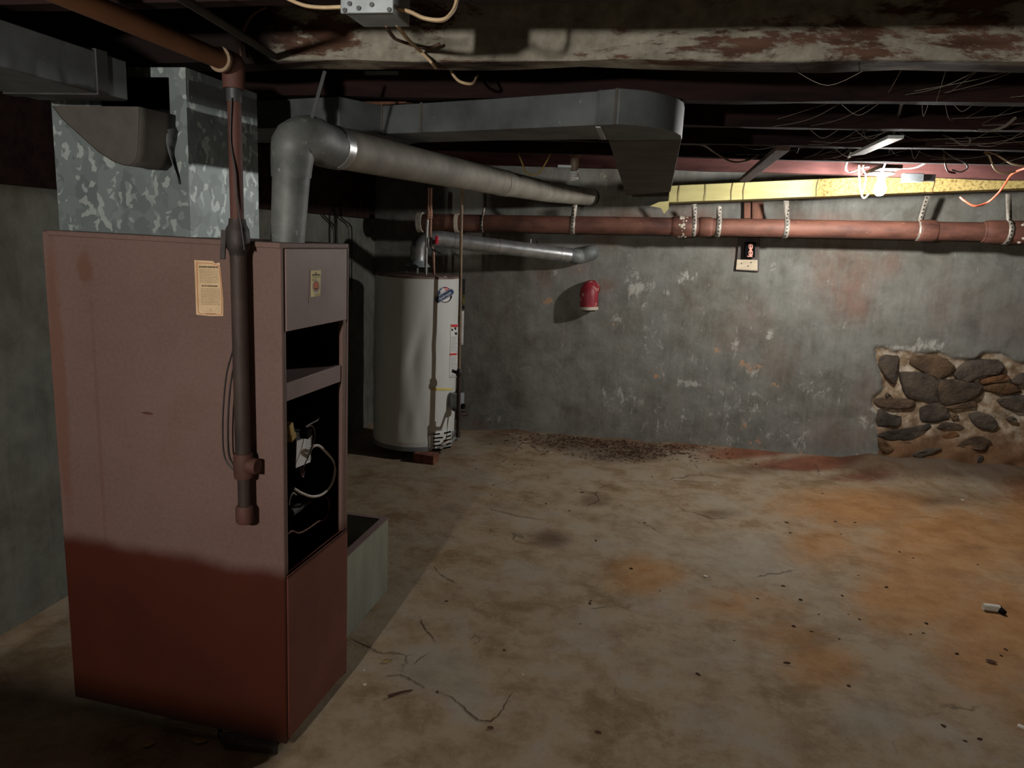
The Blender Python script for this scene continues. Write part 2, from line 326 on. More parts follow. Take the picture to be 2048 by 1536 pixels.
# ------------------------------------------------------------------ mesh helpers
MW = {}                                                         # world matrices of the Empties
class MB:
    def __init__(s): s.b = bmesh.new()
    def face(s, vs):
        try: s.b.faces.new(vs)
        except ValueError: pass
    def box(s, c, d, rot=None, mat=None):
        T = Matrix.Translation(Vector(c))
        if rot is not None: T = T @ rot.to_4x4()
        T = T @ Matrix.Diagonal((*d, 1))
        if mat is not None: T = mat @ T
        bmesh.ops.create_cube(s.b, size=1, matrix=T); return s
    def lohi(s, a, b, mat=None):
        a, b = Vector(a), Vector(b)
        return s.box((a + b) / 2, [abs(q) for q in (b - a)], mat=mat)
    def bar(s, a, b, w, t, up=(0, 0, 1)):
        a, b = Vector(a), Vector(b); y = (b - a).normalized(); x = y.cross(Vector(up)).normalized(); z = x.cross(y)
        return s.box((a + b) / 2, (w, (b - a).length, t), Matrix((x, y, z)).transposed())
    def prism(s, pts, vec):
        vec = Vector(vec); A = [s.b.verts.new(Vector(p)) for p in pts]; B = [s.b.verts.new(Vector(p) + vec) for p in pts]
        s.face(A[::-1]); s.face(B); n = len(A)
        for i in range(n): s.face([A[i], A[(i + 1) % n], B[(i + 1) % n], B[i]])
        return s
    def tube(s, pts, r, seg=12, sub=0, cap=True, flat=1.0):
        P = [Vector(p) for p in pts]; rr = list(r) if isinstance(r, (list, tuple)) else [r] * len(P)
        if sub:
            Q, q = [], []
            for i in range(len(P) - 1):
                p0, p1, p2, p3 = P[max(i - 1, 0)], P[i], P[i + 1], P[min(i + 2, len(P) - 1)]
                for k in range(sub):
                    t = k / sub
                    Q.append(.5 * (2 * p1 + (p2 - p0) * t + (2 * p0 - 5 * p1 + 4 * p2 - p3) * t * t + (3 * p1 - p0 - 3 * p2 + p3) * t ** 3))
                    q.append(rr[i] * (1 - t) + rr[i + 1] * t)
            P, rr = Q + [P[-1]], q + [rr[-1]]
        rings, nrm = [], None
        for i, p in enumerate(P):
            d = (P[min(i + 1, len(P) - 1)] - P[max(i - 1, 0)]).normalized()
            if nrm is None:
                a = Vector((0, 0, 1)) if abs(d.z) < .9 else Vector((1, 0, 0)); nrm = (a - d * a.dot(d)).normalized()
            else:
                nrm = (nrm - d * nrm.dot(d)).normalized()
            bi = d.cross(nrm)
            rings.append([s.b.verts.new(p + (nrm * math.cos(2 * math.pi * k / seg) * flat + bi * math.sin(2 * math.pi * k / seg)) * rr[i]) for k in range(seg)])
        for a, b in zip(rings, rings[1:]):
            for k in range(seg): s.face([a[k], a[(k + 1) % seg], b[(k + 1) % seg], b[k]])
        if cap: s.face(rings[0][::-1]); s.face(rings[-1])
        return s
    def lathe(s, o, prof, axis=(0, 0, 1), seg=24):
        o = Vector(o); z = Vector(axis).normalized(); a = Vector((0, 0, 1)) if abs(z.z) < .9 else Vector((1, 0, 0))
        x = (a - z * a.dot(z)).normalized(); y = z.cross(x); rings = []
        for r, h in prof:
            if r <= 1e-6: rings.append([s.b.verts.new(o + z * h)])
            else: rings.append([s.b.verts.new(o + z * h + (x * math.cos(2 * math.pi * k / seg) + y * math.sin(2 * math.pi * k / seg)) * r) for k in range(seg)])
        for a, b in zip(rings, rings[1:]):
            for k in range(seg):
                j = (k + 1) % seg
                if len(a) == 1 and len(b) == 1: continue
                if len(a) == 1: s.face([a[0], b[j], b[k]])
                elif len(b) == 1: s.face([a[k], a[j], b[0]])
                else: s.face([a[k], a[j], b[j], b[k]])
        if len(rings[0]) > 1: s.face(rings[0][::-1])
        if len(rings[-1]) > 1: s.face(rings[-1])
        return s
    def sheet(s, rows, thick=None):
        V = [[s.b.verts.new(Vector(p)) for p in r] for r in rows]
        for a, b in zip(V, V[1:]):
            for k in range(len(a) - 1): s.face([a[k], a[k + 1], b[k + 1], b[k]])
        return s
    def build(s, name, mat, parent=None, bevel=0.0, sharp=38, solid=0.0, sub=0):
        b = s.b
        bmesh.ops.recalc_face_normals(b, faces=b.faces)
        me = bpy.data.meshes.new(name)
        o = bpy.data.objects.new(name, me); COL.objects.link(o)
        if parent is None:
            lo = Vector([min(v.co[i] for v in b.verts) for i in range(3)]); hi = Vector([max(v.co[i] for v in b.verts) for i in range(3)])
            org = Vector(((lo.x + hi.x) / 2, (lo.y + hi.y) / 2, lo.z)); o.location = org; T = Matrix.Translation(-org); MW[name] = None
            MW[o.name] = Matrix.Translation(org)
        else:
            o.parent = parent; T = MW[parent.name].inverted(); MW[o.name] = MW[parent.name].copy()
        bmesh.ops.transform(b, matrix=T, verts=b.verts)
        b.normal_update()
        for f in b.faces: f.smooth = True
        for e in b.edges:
            if len(e.link_faces) == 2 and e.calc_face_angle(0) > R_(sharp): e.smooth = False
        b.to_mesh(me); b.free(); me.materials.append(M[mat])
        if solid:
            q = o.modifiers.new('solid', 'SOLIDIFY'); q.thickness = solid; q.offset = 0
        if bevel:
            q = o.modifiers.new('bevel', 'BEVEL'); q.width = bevel; q.segments = 2; q.limit_method = 'ANGLE'; q.angle_limit = R_(40)
        if sub:
            q = o.modifiers.new('sub', 'SUBSURF'); q.levels = sub; q.render_levels = sub
        return o

def tag(o, label, cat, group=None, kind=None):
    o['label'] = label; o['category'] = cat
    if group: o['group'] = group
    if kind: o['kind'] = kind
    return o
def thing(name, label, cat, loc, rotz=0.0, group=None):
    o = bpy.data.objects.new(name, None); COL.objects.link(o)
    o.location = loc; o.rotation_euler = (0, 0, rotz); o.empty_display_size = .1
    MW[o.name] = Matrix.Translation(Vector(loc)) @ Matrix.Rotation(rotz, 4, 'Z')
    return tag(o, label, cat, group)
def struct(o): o['kind'] = 'structure'; return o
def plab(o, s): o['label'] = s; return o

def sm(x, a, b):
    t = np.clip((x - a) / (b - a), 0, 1); return t * t * (3 - 2 * t)
def attr(me, name, arr):
    a = me.color_attributes.new(name, 'FLOAT_COLOR', 'POINT'); a.data.foreach_set('color', np.ascontiguousarray(arr, dtype=np.float32).ravel())
def grid_mesh(name, P, nx, ny, mat):
    """P: (ny, nx, 3) vertices"""
    me = bpy.data.meshes.new(name); i = np.arange(ny * nx).reshape(ny, nx)
    F = np.stack([i[:-1, :-1], i[:-1, 1:], i[1:, 1:], i[1:, :-1]], -1).reshape(-1, 4)
    me.from_pydata(P.reshape(-1, 3).tolist(), [], F.tolist()); me.shade_smooth()
    o = bpy.data.objects.new(name, me); COL.objects.link(o); me.materials.append(M[mat]); MW[name] = Matrix.Identity(4)
    return o
def nz(x, y, z=0.0): return noise.noise(Vector((x, y, z)))
def inpoly(px, py, poly):
    r = np.zeros(px.shape, bool); n = len(poly)
    for i in range(n):
        x1, y1 = poly[i]; x2, y2 = poly[(i + 1) % n]
        c = ((y1 > py) != (y2 > py)) & (px < (x2 - x1) * (py - y1) / (y2 - y1 + 1e-12) + x1); r ^= c
    return r


# ------------------------------------------------------------------ floor
FX0, FX1, FY0, FY1 = -2.45, 4.2, -3.1, 5.95
nx, ny = 300, 400
gx = np.linspace(FX0, FX1, nx); gy = np.linspace(FY0, FY1, ny); X, Y = np.meshgrid(gx, gy)
wob = np.array([[nz(x * 1.3, y * 1.3, 3) for x in gx] for y in gy]); wob2 = np.array([[nz(x * 5, y * 5, 9) for x in gx] for y in gy])
dw = (WA.y + (X - WA.x) * (WB.y - WA.y) / (WB.x - WA.x)) - Y     # distance to the back wall
Z = wob2 * .003
berm = (.045 + .065 * sm(X, 1.1, 1.8)) * (1 + .35 * wob + .25 * wob2)
Z = Z + berm * sm(-dw, -(.28 + .3 * sm(X, 1.0, 1.9)), .02) * sm(X, -1.6, -1.0)
Z = Z - .0
st = np.zeros((ny, nx, 4), np.float32)
def blob(ch, px, py, rx, ry, s=1.0):
    c = onz(px, py, 0); ax = onz(px + rx, py, 0) - c; by = (onz(px, py - ry, 0) - onz(px, py + ry, 0)) / 2
    A = np.array([[ax.x, by.x], [ax.y, by.y]]); I = np.linalg.inv(A)
    u = I[0, 0] * (X - c.x) + I[0, 1] * (Y - c.y); v = I[1, 0] * (X - c.x) + I[1, 1] * (Y - c.y)
    d = np.sqrt(u * u + v * v); st[..., ch] = np.maximum(st[..., ch], s * (1 - sm(d, .15, 1.45)))
for b in ((1720, 1010, 210, 55), (1900, 1080, 240, 110), (1830, 1190, 170, 90), (1990, 1250, 170, 160), (1640, 1330, 120, 70, .8), (1290, 1150, 110, 50, .85), (1480, 1210, 170, 45, .7),
          (2080, 1050, 150, 120), (1650, 1090, 120, 60, .8), (980, 1090, 110, 25, .45), (870, 1010, 150, 30, .3), (1560, 1270, 130, 50, .6), (2150, 1400, 200, 120, .9)):
    blob(0, *b)
for b in ((870, 1340, 120, 70), (930, 1400, 60, 60), (1510, 1110, 170, 60), (1440, 1300, 110, 70, .6), (1730, 1440, 120, 60, .8), (1960, 1390, 70, 40, .6), (1250, 1060, 150, 60, .5), (1100, 1150, 110, 50, .55),
          (1150, 1240, 140, 60, .5), (1010, 1020, 70, 30, .6), (1420, 1440, 120, 70, .55), (1280, 1330, 90, 60, .45), (1600, 1120, 90, 40, .7)):
    blob(1, *b)
for b in ((1100, 1078, 60, 26, .9), (1190, 1000, 45, 18, .8), (1440, 1028, 70, 14, .7), (1880, 1002, 70, 16, .7), (1950, 1095, 50, 12, .55), (1250, 905, 130, 26, 1), (1270, 903, 90, 18, 1), (1180, 893, 120, 16, 1), (1120, 885, 90, 18, .9), (1500, 940, 110, 16, .6), (1700, 1250, 90, 26, .45), (1020, 1012, 48, 16, .4),
          (1870, 990, 180, 24, .5), (760, 1180, 90, 60, .4), (1000, 880, 70, 20, .7), (300, 1490, 260, 70, .6), (60, 1330, 160, 130, .5), (1340, 1000, 60, 15, .4)):  # blobs left of the furnace: dirt plus shade painted into the floor
    blob(2, *b)
for b in ((1500, 914, 150, 11, .9), (1620, 932, 150, 14, 1), (1740, 955, 120, 12, .7), (1380, 902, 90, 8, .7), (1250, 890, 160, 12, .5), (1000, 870, 110, 12, .5), (2060, 985, 120, 26, .6)):
    blob(3, *b)
near = sm(-dw, -.3, -.05); st[..., 2] = np.maximum(st[..., 2], .95 * sm(-dw, -.55, -.15) * sm(X, 1.0, 1.45)); st[..., 2] = np.maximum(st[..., 2], near * .65 * (1 - sm(X, .2, .8)) * sm(X, -1.6, -1.2)); st[..., 3] = np.maximum(st[..., 3], near * .55 * sm(X, -.2, .3) * (1 - sm(X, 1.3, 1.6)))
flo = grid_mesh('floor', np.stack([X, Y, Z], -1), nx, ny, 'floor'); attr(flo.data, 'stain', st); struct(flo)

# ------------------------------------------------------------------ walls and ceiling
ZC = 2.13
nx, ny = 500, 190
L = (WB - WA).length; su = np.linspace(0, L, nx); sz = np.linspace(-.06, ZC, ny); U, ZZ = np.meshgrid(su, sz)
def wuv(px, py):
    p = onw(px, py); return (p - WA).dot(WD), p.z
def crop(cx, cy): return (1700 + cx / 4.517, 640 + cy / 4.517)
patch = [(235, 255), (330, 255), (460, 295), (640, 315), (820, 290), (900, 360), (1150, 345), (1220, 300), (1360, 300), (1460, 360), (1600, 390), (1800, 350), (2050, 420), (2200, 300), (2450, 420), (2500, 1400), (1500, 1500), (700, 1420), (120, 1330), (240, 1240), (250, 1080), (225, 960), (235, 860), (215, 740), (310, 620), (270, 500), (245, 400)]
pw = [wuv(*crop(*p)) for p in patch]
w1 = np.array([[nz(a * 9, b * 9, 1) for a in su] for b in sz]); w2 = np.array([[nz(a * 9, b * 9, 5) for a in su] for b in sz]); w3 = np.array([[nz(a * 1.4, b * 1.4, 8) for a in su] for b in sz])
pm = inpoly(U + w1 * .03, ZZ + w2 * .03, pw).astype(float)
pmb = pm.copy()
for _ in range(2):
    q = np.pad(pmb, 1, mode='edge'); pmb = (q[:-2, 1:-1] + q[2:, 1:-1] + q[1:-1, :-2] + q[1:-1, 2:] + pmb) / 5
off = w3 * .012 + w1 * .004 - pmb * (.026 + .02 * w2 + .012 * w1) + pmb * .05 * (1 - sm(ZZ, .05, .45))
st = np.zeros((ny, nx, 4), np.float32)
def wblob(ch, px, py, rx, ry, s=1.0):
    u, z = wuv(px, py); k = (onw(px, py) - CAM).length / FPX
    d = np.sqrt(((U - u) / (rx * k)) ** 2 + ((ZZ - z) / (ry * k)) ** 2); st[..., ch] = np.maximum(st[..., ch], s * (1 - sm(d, .1, 1.5)))
for b in ((1690, 560, 55, 60, .95), (1700, 610, 40, 40, .9), (1640, 540, 25, 60, .55), (1780, 530, 22, 26, .8), (1480, 500, 22, 26, 1), (1250, 440, 70, 20, 1), (1200, 480, 40, 18, .8), (1215, 570, 18, 16, .9), (1155, 535, 25, 20, .6), (1500, 640, 40, 50, .5), (1460, 680, 40, 30, .45),
          (1650, 440, 90, 18, .9), (1000, 640, 60, 90, .35), (970, 560, 40, 40, .5), (1900, 600, 60, 60, .3), (2030, 640, 60, 40, .5), (1680, 870, 60, 30, .6), (1730, 800, 25, 60, .5), (1560, 720, 40, 40, .4), (1380, 432, 60, 20, .9), (1085, 560, 30, 40, .4), (950, 850, 50, 20, .7)):
    wblob(0, *b)
for b in ((1262, 552, 24, 20, .9), (1270, 575, 20, 16, .9), (1372, 556, 14, 26, .75), (1332, 586, 10, 9, .9), (1385, 560, 12, 12, .7), (1352, 565, 12, 10, .7), (1300, 565, 14, 26, .6), (1285, 620, 9, 26, .6), (1540, 670, 8, 16, 1), (1535, 695, 4, 24, .8), (1470, 690, 6, 40, .6), (1385, 720, 14, 12, .9), (1380, 768, 26, 9, .95),
          (1505, 745, 26, 10, .8), (1505, 785, 10, 9, .9), (1440, 785, 14, 9, .8), (1545, 870, 24, 20, .8), (1600, 880, 30, 24, .75), (1460, 880, 34, 16, .7), (1400, 640, 20, 40, .5), (1230, 640, 16, 10, .7), (1108, 550, 8, 16, .6), (1800, 698, 50, 10, .95), (1860, 692, 30, 14, .95), (1745, 815, 12, 9, .95), (1733, 845, 14, 16, .8),
          (1240, 800, 60, 40, .35), (1350, 840, 60, 40, .45), (1480, 820, 90, 50, .5), (1640, 780, 60, 50, .35), (1330, 690, 60, 60, .3), (1745, 750, 10, 22, .7), (1315, 860, 4, 30, .8), (1250, 850, 5, 20, .7), (1720, 920, 40, 16, .8), (1520, 905, 60, 9, .8), (1000, 840, 40, 14, .35), (1780, 880, 16, 40, .6), (1620, 640, 10, 10, .5)):
    wblob(1, *b)
for b in ((1097, 603, 12, 9, 1), (1433, 700, 11, 7, 1), (1312, 752, 6, 7, 1), (1500, 735, 26, 12, .75), (1485, 728, 8, 9, .95), (1160, 537, 6, 8, .7), (1226, 648, 4, 4, .9), (1550, 770, 16, 9, .6), (1510, 885, 20, 9, .6), (1600, 905, 14, 9, .6), (1490, 852, 16, 12, .6)):
    wblob(2, *b)
st[..., 3] = pm
P = np.array(WA)[None, None, :] + U[..., None] * np.array(WD) + off[..., None] * np.array(WN); P[..., 2] = ZZ
wb = grid_mesh('wall_back', P, nx, ny, 'wall'); attr(wb.data, 'stain', st); struct(wb)

def rough_wall(name, a, b, mat, n=150, amp=.014):
    a, b = Vector(a), Vector(b); d = (b - a).normalized(); nn = Vector((-d.y, d.x, 0)); l = (b - a).length
    s = np.linspace(0, l, n); z = np.linspace(-.05, ZC, 70)
    o = np.array([[(nz(q * 1.6, w * 1.6, a.x) * 1.2 + nz(q * 6, w * 6, 4) * .4) * amp for q in s] for w in z])
    S, W = np.meshgrid(s, z); P = np.array(a)[None, None] + S[..., None] * np.array(d) + o[..., None] * np.array(nn); P[..., 2] = W
    return struct(grid_mesh(name, P, n, 70, mat))
rough_wall('wall_left', (LWX, -3.0, 0), (LWX, 5.6, 0), 'wall2', 220)
rough_wall('wall_right', (3.55, 5.9, 0), (3.55, -3.0, 0), 'low_bounce_wall', 120)
rough_wall('wall_front', (3.6, -2.95, 0), (-2.4, -2.95, 0), 'low_bounce_wall', 120)
struct(MB().lohi((-2.45, -3.1, ZC), (4.2, 5.95, ZC + .05)).build('ceiling', 'subfloor'))

tag(MB().lohi((LWX - .02, -2.9, 1.60), (LWX + .035, 5.36, 1.925)).build('added_dark_strip', 'joist', bevel=.004), 'added dark strip along the top of the left wall under the joists', 'board')  # strip added to make the upper left wall dark
# exposed rubble stones in the broken plaster: part of the wall
stones = [[(300, 330), (440, 330), (450, 390), (400, 590), (320, 500), (260, 410)], [(570, 350), (620, 330), (800, 320), (900, 380), (950, 430), (930, 490), (850, 525), (740, 500), (560, 400)],
    [(960, 480), (1050, 390), (1130, 365), (1340, 370), (1385, 420), (1375, 470), (1200, 510), (1050, 570), (980, 530)], [(460, 480), (720, 490), (800, 560), (800, 740), (520, 700), (490, 600)],
    [(810, 545), (990, 545), (1200, 590), (1180, 690), (850, 760), (815, 690)], [(1190, 545), (1390, 490), (1440, 510), (1430, 535), (1210, 585)], [(1200, 620), (1280, 585), (1430, 570), (1540, 610), (1550, 660), (1400, 675), (1220, 640)],
    [(1350, 730), (1450, 690), (1590, 690), (1700, 720), (1700, 840), (1500, 830), (1380, 780)], [(240, 740), (300, 710), (560, 720), (590, 760), (560, 800), (400, 810), (250, 785)],
    [(270, 820), (330, 830), (380, 870), (460, 870), (460, 920), (420, 965), (250, 965), (240, 900)], [(650, 800), (780, 750), (850, 780), (900, 840), (890, 900), (750, 930), (660, 920), (645, 860)],
    [(870, 790), (1100, 730), (1140, 740), (1130, 790), (1000, 800), (890, 810)], [(1095, 860), (1180, 840), (1290, 880), (1335, 940), (1290, 995), (1190, 985), (1120, 930)],
    [(250, 1040), (300, 1010), (540, 980), (700, 945), (720, 970), (660, 1030), (540, 1075), (370, 1100)], [(790, 980), (850, 925), (960, 935), (1025, 970), (990, 995), (850, 990)],
    [(840, 1050), (940, 1005), (990, 1035), (940, 1070), (860, 1080)], [(250, 1070), (320, 1090), (390, 1160), (330, 1195), (260, 1190)], [(560, 1190), (680, 1160), (820, 1155), (740, 1190), (660, 1235), (565, 1220)],
    [(940, 1150), (1030, 1080), (1180, 1050), (1260, 1100), (1220, 1180), (1150, 1175), (1040, 1165)], [(1120, 1290), (1150, 1220), (1200, 1230), (1180, 1290)], [(1470, 560), (1550, 490), (1680, 480), (1680, 590), (1520, 590)],
    [(910, 870), (970, 850), (990, 880), (930, 925)], [(1420, 905), (1490, 870), (1510, 915)], [(400, 1095), (540, 1100), (590, 1150), (450, 1150)], [(320, 690), (350, 660), (410, 720), (350, 715)],
    [(1740, 700), (1900, 690), (2000, 760), (1960, 850), (1760, 830)], [(1720, 470), (1900, 440), (1980, 560), (1860, 640), (1730, 600)], [(1620, 920), (1780, 900), (1860, 980), (1760, 1060), (1640, 1020)], [(2040, 560), (2200, 540), (2240, 700), (2060, 740)], [(1960, 1000), (2140, 960), (2200, 1080), (2020, 1120)]]
sb = MB(); tint = []
for k, S in enumerate(stones):
    pts = [onw(*crop(*p), 0) for p in S]
    # resample the outline finely, with a little waviness
    R2 = []
    for i in range(len(pts)):
        a, b = pts[i], pts[(i + 1) % len(pts)]
        for t in (0, .33, .67): R2.append(a.lerp(b, t))
    R2 = [(R2[i - 1] + R2[i] * 4 + R2[(i + 1) % len(R2)]) / 6 + WD * .007 * nz(R2[i].x * 30, R2[i].z * 30, 1) + Vector((0, 0, .007 * nz(R2[i].x * 30, R2[i].z * 30, 6))) for i in range(len(R2))]
    c = sum(R2, Vector()) / len(R2); dep = random.uniform(-.004, .013)
    if c.z < .28: dep += .035 * (1 - c.z / .28)
    rings = []
    for sc_, h in ((1.14, -.07), (1.11, dep - .022), (1.05, dep - .003), (.74, dep + .002), (.3, dep)):
        rings.append([sb.b.verts.new(c + (p - c) * sc_ + WN * (h + .012 * nz(p.x * 9 * sc_, p.z * 9, k) + .006 * nz(p.x * 25 * sc_, p.z * 25, k))) for p in R2])
        tint.extend([k] * len(R2))
    for a, b in zip(rings, rings[1:]):
        for i in range(len(R2)): sb.face([a[i], a[(i + 1) % len(R2)], b[(i + 1) % len(R2)], b[i]])
    sb.face(rings[-1])
so = sb.build('exposed_stonework', 'stone', wb, sharp=60); TN = [(.95, .92, .9), (1.25, 1.0, .78), (1.0, 1.0, 1.0), (.88, .86, .84), (1.1, .98, .86), (1.7, 1.0, .6), (1.35, .95, .6), (.92, .9, .88), (1.15, .95, .8), (.8, .8, .8)]
colr = np.ones((len(so.data.vertices), 4), np.float32); colr[:, :3] = np.array([TN[k % 10] for k in tint]); attr(so.data, 'tint', colr)
so['label'] = 'dark field stones set in tan mortar'

# ------------------------------------------------------------------ joists
ZB = 1.93
def joist(y0, y1, mat, label, x0=-2.28, x1=3.55, jit=.006, seed=0, skew=0.0, ZB=1.93):
    n = 70; b = MB(); rings = []
    for i in range(n + 1):
        x = x0 + (x1 - x0) * i / n; d = nz(x * 2.2, seed * 3.1, 2) * jit; e = nz(x * 5.1, seed * 2.3, 7) * jit * .6
        sk = skew * (x - .3)
        q = [(y0 + d + sk, ZB + d + e), (y0 + d + sk, ZC), (y1 + d + sk, ZC), (y1 + d + sk, ZB + d - e)]
        rings.append([b.b.verts.new((x, p[0], p[1])) for p in q])
    for a, c in zip(rings, rings[1:]):
        for k in range(4): b.face([a[k], a[(k + 1) % 4], c[(k + 1) % 4], c[k]])
    b.face(rings[0]); b.face(rings[-1][::-1])
    return tag(b.build('ceiling_joist', mat), label, 'joist', 'ceiling joists')
joist(.93, .98, 'joist', 'dark bare joist almost overhead, nearest of all to the viewer', seed=1)
joist(1.40, 1.445, 'joist', 'dark joist whose underside runs along the top edge of the view', seed=2)
joist(1.90, 1.99, 'peel', 'thick joist with peeling white and brown paint on its face', jit=.012, seed=3)
joist(2.36, 2.41, 'joist', 'bare dark joist just behind the peeling painted one, above the grey duct elbow', seed=4)
joist(2.84, 2.89, 'joist', 'bare dark joist above the end of the white board nearer the viewer', seed=5)
joist(3.30, 3.35, 'joist', 'bare dark joist crossing above the white board end nearest the bulb', seed=6)
joist(3.78, 3.83, 'joist', 'bare dark joist in front of the reddish one, cables looped beneath it', seed=7)
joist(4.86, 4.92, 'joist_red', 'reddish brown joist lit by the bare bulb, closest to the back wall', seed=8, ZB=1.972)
joist(4.25, 4.30, 'joist', 'bare dark joist straight in front of the reddish lit one', seed=12, ZB=1.985)
joist(.43, .48, 'joist', 'bare dark joist above the spot where the viewer stands', seed=9)

# ------------------------------------------------------------------ furnace
FO = Vector((-.982, 1.737, .03)); FR = R_(-1.5); FM = Matrix.Translation(FO) @ Matrix.Rotation(FR, 4, 'Z')
fx, fy = FM.to_3x3() @ Vector((1, 0, 0)), FM.to_3x3() @ Vector((0, 1, 0))
FW, FD, FH = .735, .385, 1.43
def fside(px, py, off=.0): return hit(px, py, FO - fy * off, fy)     # big side towards the viewer
def ffront(px, py, off=.0): return hit(px, py, FO + fx * off, fx)    # narrow front with the open doors
zl = lambda p: p.z - FO.z
fur = thing('furnace', 'old mauve and red sheet metal furnace cabinet with open compartments', 'furnace', FO, FR)
b = MB(); t = .012
b.lohi((-FW, 0, 0), (0, t, FH), FM); b.lohi((-FW, FD - t, 0), (0, FD, FH), FM); b.lohi((-FW, t, 0), (-FW + t, FD - t, FH), FM)
b.lohi((-FW + t, t, FH - t), (-.002, FD - t, FH), FM); b.lohi((-FW + t, t, .03), (-.01, FD - t, .045), FM)
b.lohi((-.016, t, .0), (-.002, .026, FH - t), FM); b.lohi((-.016, FD - .034, .0), (-.002, FD - t, FH - t), FM)
b.lohi((-FW + .02, -.004, FH - .012), (-.0, FD, FH + .003), FM)
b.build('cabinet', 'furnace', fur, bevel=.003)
z_up = (zl(ffront(572, 663)) + zl(ffront(686, 640.5))) / 2
z_st = (zl(ffront(573, 771)) + zl(ffront(673.6, 734))) / 2; z_sb = (zl(ffront(573, 808)) + zl(ffront(673, 766))) / 2
z_lo = (zl(ffront(575, 1143)) + zl(ffront(690, 1065))) / 2
up = MB().lohi((-.008, .020, z_up), (.003, FD - .02, FH - .012), FM).build('upper_panel', 'furnace_panel', fur, bevel=.002); plab(up, 'grey mauve panel above the open compartment')
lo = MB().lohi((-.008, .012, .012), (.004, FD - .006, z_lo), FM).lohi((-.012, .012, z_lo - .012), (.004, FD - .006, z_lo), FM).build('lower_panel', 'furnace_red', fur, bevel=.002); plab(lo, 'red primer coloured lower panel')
sh = MB().lohi((-.40, .02, z_st - .012), (-.018, FD - .03, z_st), FM).lohi((-.020, .03, z_sb), (-.006, FD - .04, z_st + .002), FM).build('divider_shelf', 'furnace_panel', fur, bevel=.002)
MB().lohi((-.45, .012, z_st), (-.44, FD - .012, FH - .02), FM).lohi((-.32, .012, .05), (-.31, FD - .012, z_sb), FM).build('inner_baffle', 'black', fur)
MB().lohi((-FW + .02, .0125, .05), (-.03, .018, FH - .02), FM).lohi((-FW + .02, FD - .018, .05), (-.03, FD - .0125, FH - .02), FM).build('soot_lining', 'black', fur)
MB().lohi((-.31, .02, z_lo - .10), (-.02, FD - .02, z_lo - .092), FM).build('compartment_floor', 'dark_grey', fur)
# rating plate on the upper panel
def quad(fn, px, off, th, name, mat, parent, **k):
    pts = [fn(x, y, off) for x, y in px]; c = sum(pts, Vector()) / len(pts)
    n = (pts[1] - pts[0]).cross(pts[2] - pts[0]).normalized()
    if n.dot(CAM - c) < 0: n = -n
    return MB().prism(pts, n * th).build(name, mat, parent, **k)
rp = quad(ffront, [(620.5, 540), (643, 539), (641.5, 605), (618, 608)], .0035, .0012, 'rating_plate', 'furnace_panel', fur)
quad(ffront, [(622.5, 541), (641.5, 540), (640, 592), (622, 594)], .005, .0006, 'plate_paper', 'paper_yellow', rp)
b = MB()
for y, x0, x1, h in ((545.5, 630, 633, 2.5), (549, 624, 640, 2.2), (554, 623.5, 641, .8), (558, 624, 633, .8), (561, 624, 632, .8), (588, 630, 640, .8), (591, 629, 640, .8)):
    b.prism([ffront(x0, y, .0058), ffront(x1, y - .6, .0058), ffront(x1, y - .6 + h, .0058), ffront(x0, y + h, .0058)], fx * .0004)
po = b.build('plate_print', 'black_ink', rp); po['kind'] = 'stuff'
def disc(fn, cx, cy, rx, ry, off, mat, name, parent, a0=0, a1=360, n=24):
    pts = [fn(cx + rx * math.cos(R_(a0 + (a1 - a0) * i / n)), cy + ry * math.sin(R_(a0 + (a1 - a0) * i / n)), off) for i in range(n + (1 if a1 - a0 < 360 else 0))]
    return MB().prism(pts, fx * .0004).build(name, mat, parent)
disc(ffront, 632, 573, 7, 12, .0058, 'grey_ink', 'emblem_ring', rp)
disc(ffront, 632, 572, 5.6, 9, .0063, 'red_border', 'emblem', rp)
b = MB().prism([ffront(627, 577, .0067), ffront(637, 576, .0067), ffront(632, 579, .0067)], fx * .0004).build('emblem_mark', 'black_ink', rp)
# instruction sheet on the big side
lp = [(389, 520), (426, 522), (431, 527), (440, 525), (442, 545), (445, 575), (447, 600), (447, 632), (420, 632), (393, 629), (391, 570)]
il = quad(fside, lp, .0005, .0012, 'instruction_label', 'paper', fur); plab(il, 'yellowed paper instruction sheet with a torn corner')
b = MB()
def strip(x0, y0, x1, y1, w, off=.0022):
    a, c = Vector((x0, y0)), Vector((x1, y1)); d = (c - a).normalized(); q = Vector((-d.y, d.x)) * w / 2
    b.prism([fside(*(a - q), off), fside(*(c - q), off), fside(*(c + q), off), fside(*(a + q), off)], -fy * .0003)
ring = [(393.5, 525.5), (425, 527), (432, 530), (438, 531), (440, 548), (443, 578), (444, 604), (443.5, 628), (440, 629), (400, 627.5), (396.5, 624), (394.5, 570)]
for i in range(len(ring)): strip(*ring[i], *ring[(i + 1) % len(ring)], 1.2)
b.build('printed_border', 'red_border', il)
b = MB(); rnd = random.Random(3)
for y, x0, x1, w, dk in [(533.5, 398, 436, 3.4, 1), (571.5, 402, 436, 2.6, 1)] + [(539 + 3.1 * i, 399, 437, .7, 0) for i in range(9)] + [(577 + 3.1 * i, 400, 440, .7, 0) for i in range(11)] + [(620, 418, 422, 5, 1), (627, 409, 432, 1, 1)]:
    x = x0 + (y - 533) * .04
    while x < x1:
        l = rnd.uniform(2, 6); strip(x, y + (x - x0) * .03, min(x + l, x1), y + (min(x + l, x1) - x0) * .03, w); x += l + rnd.uniform(.5, 1.4)
b.build('print_lines', 'ink', il)
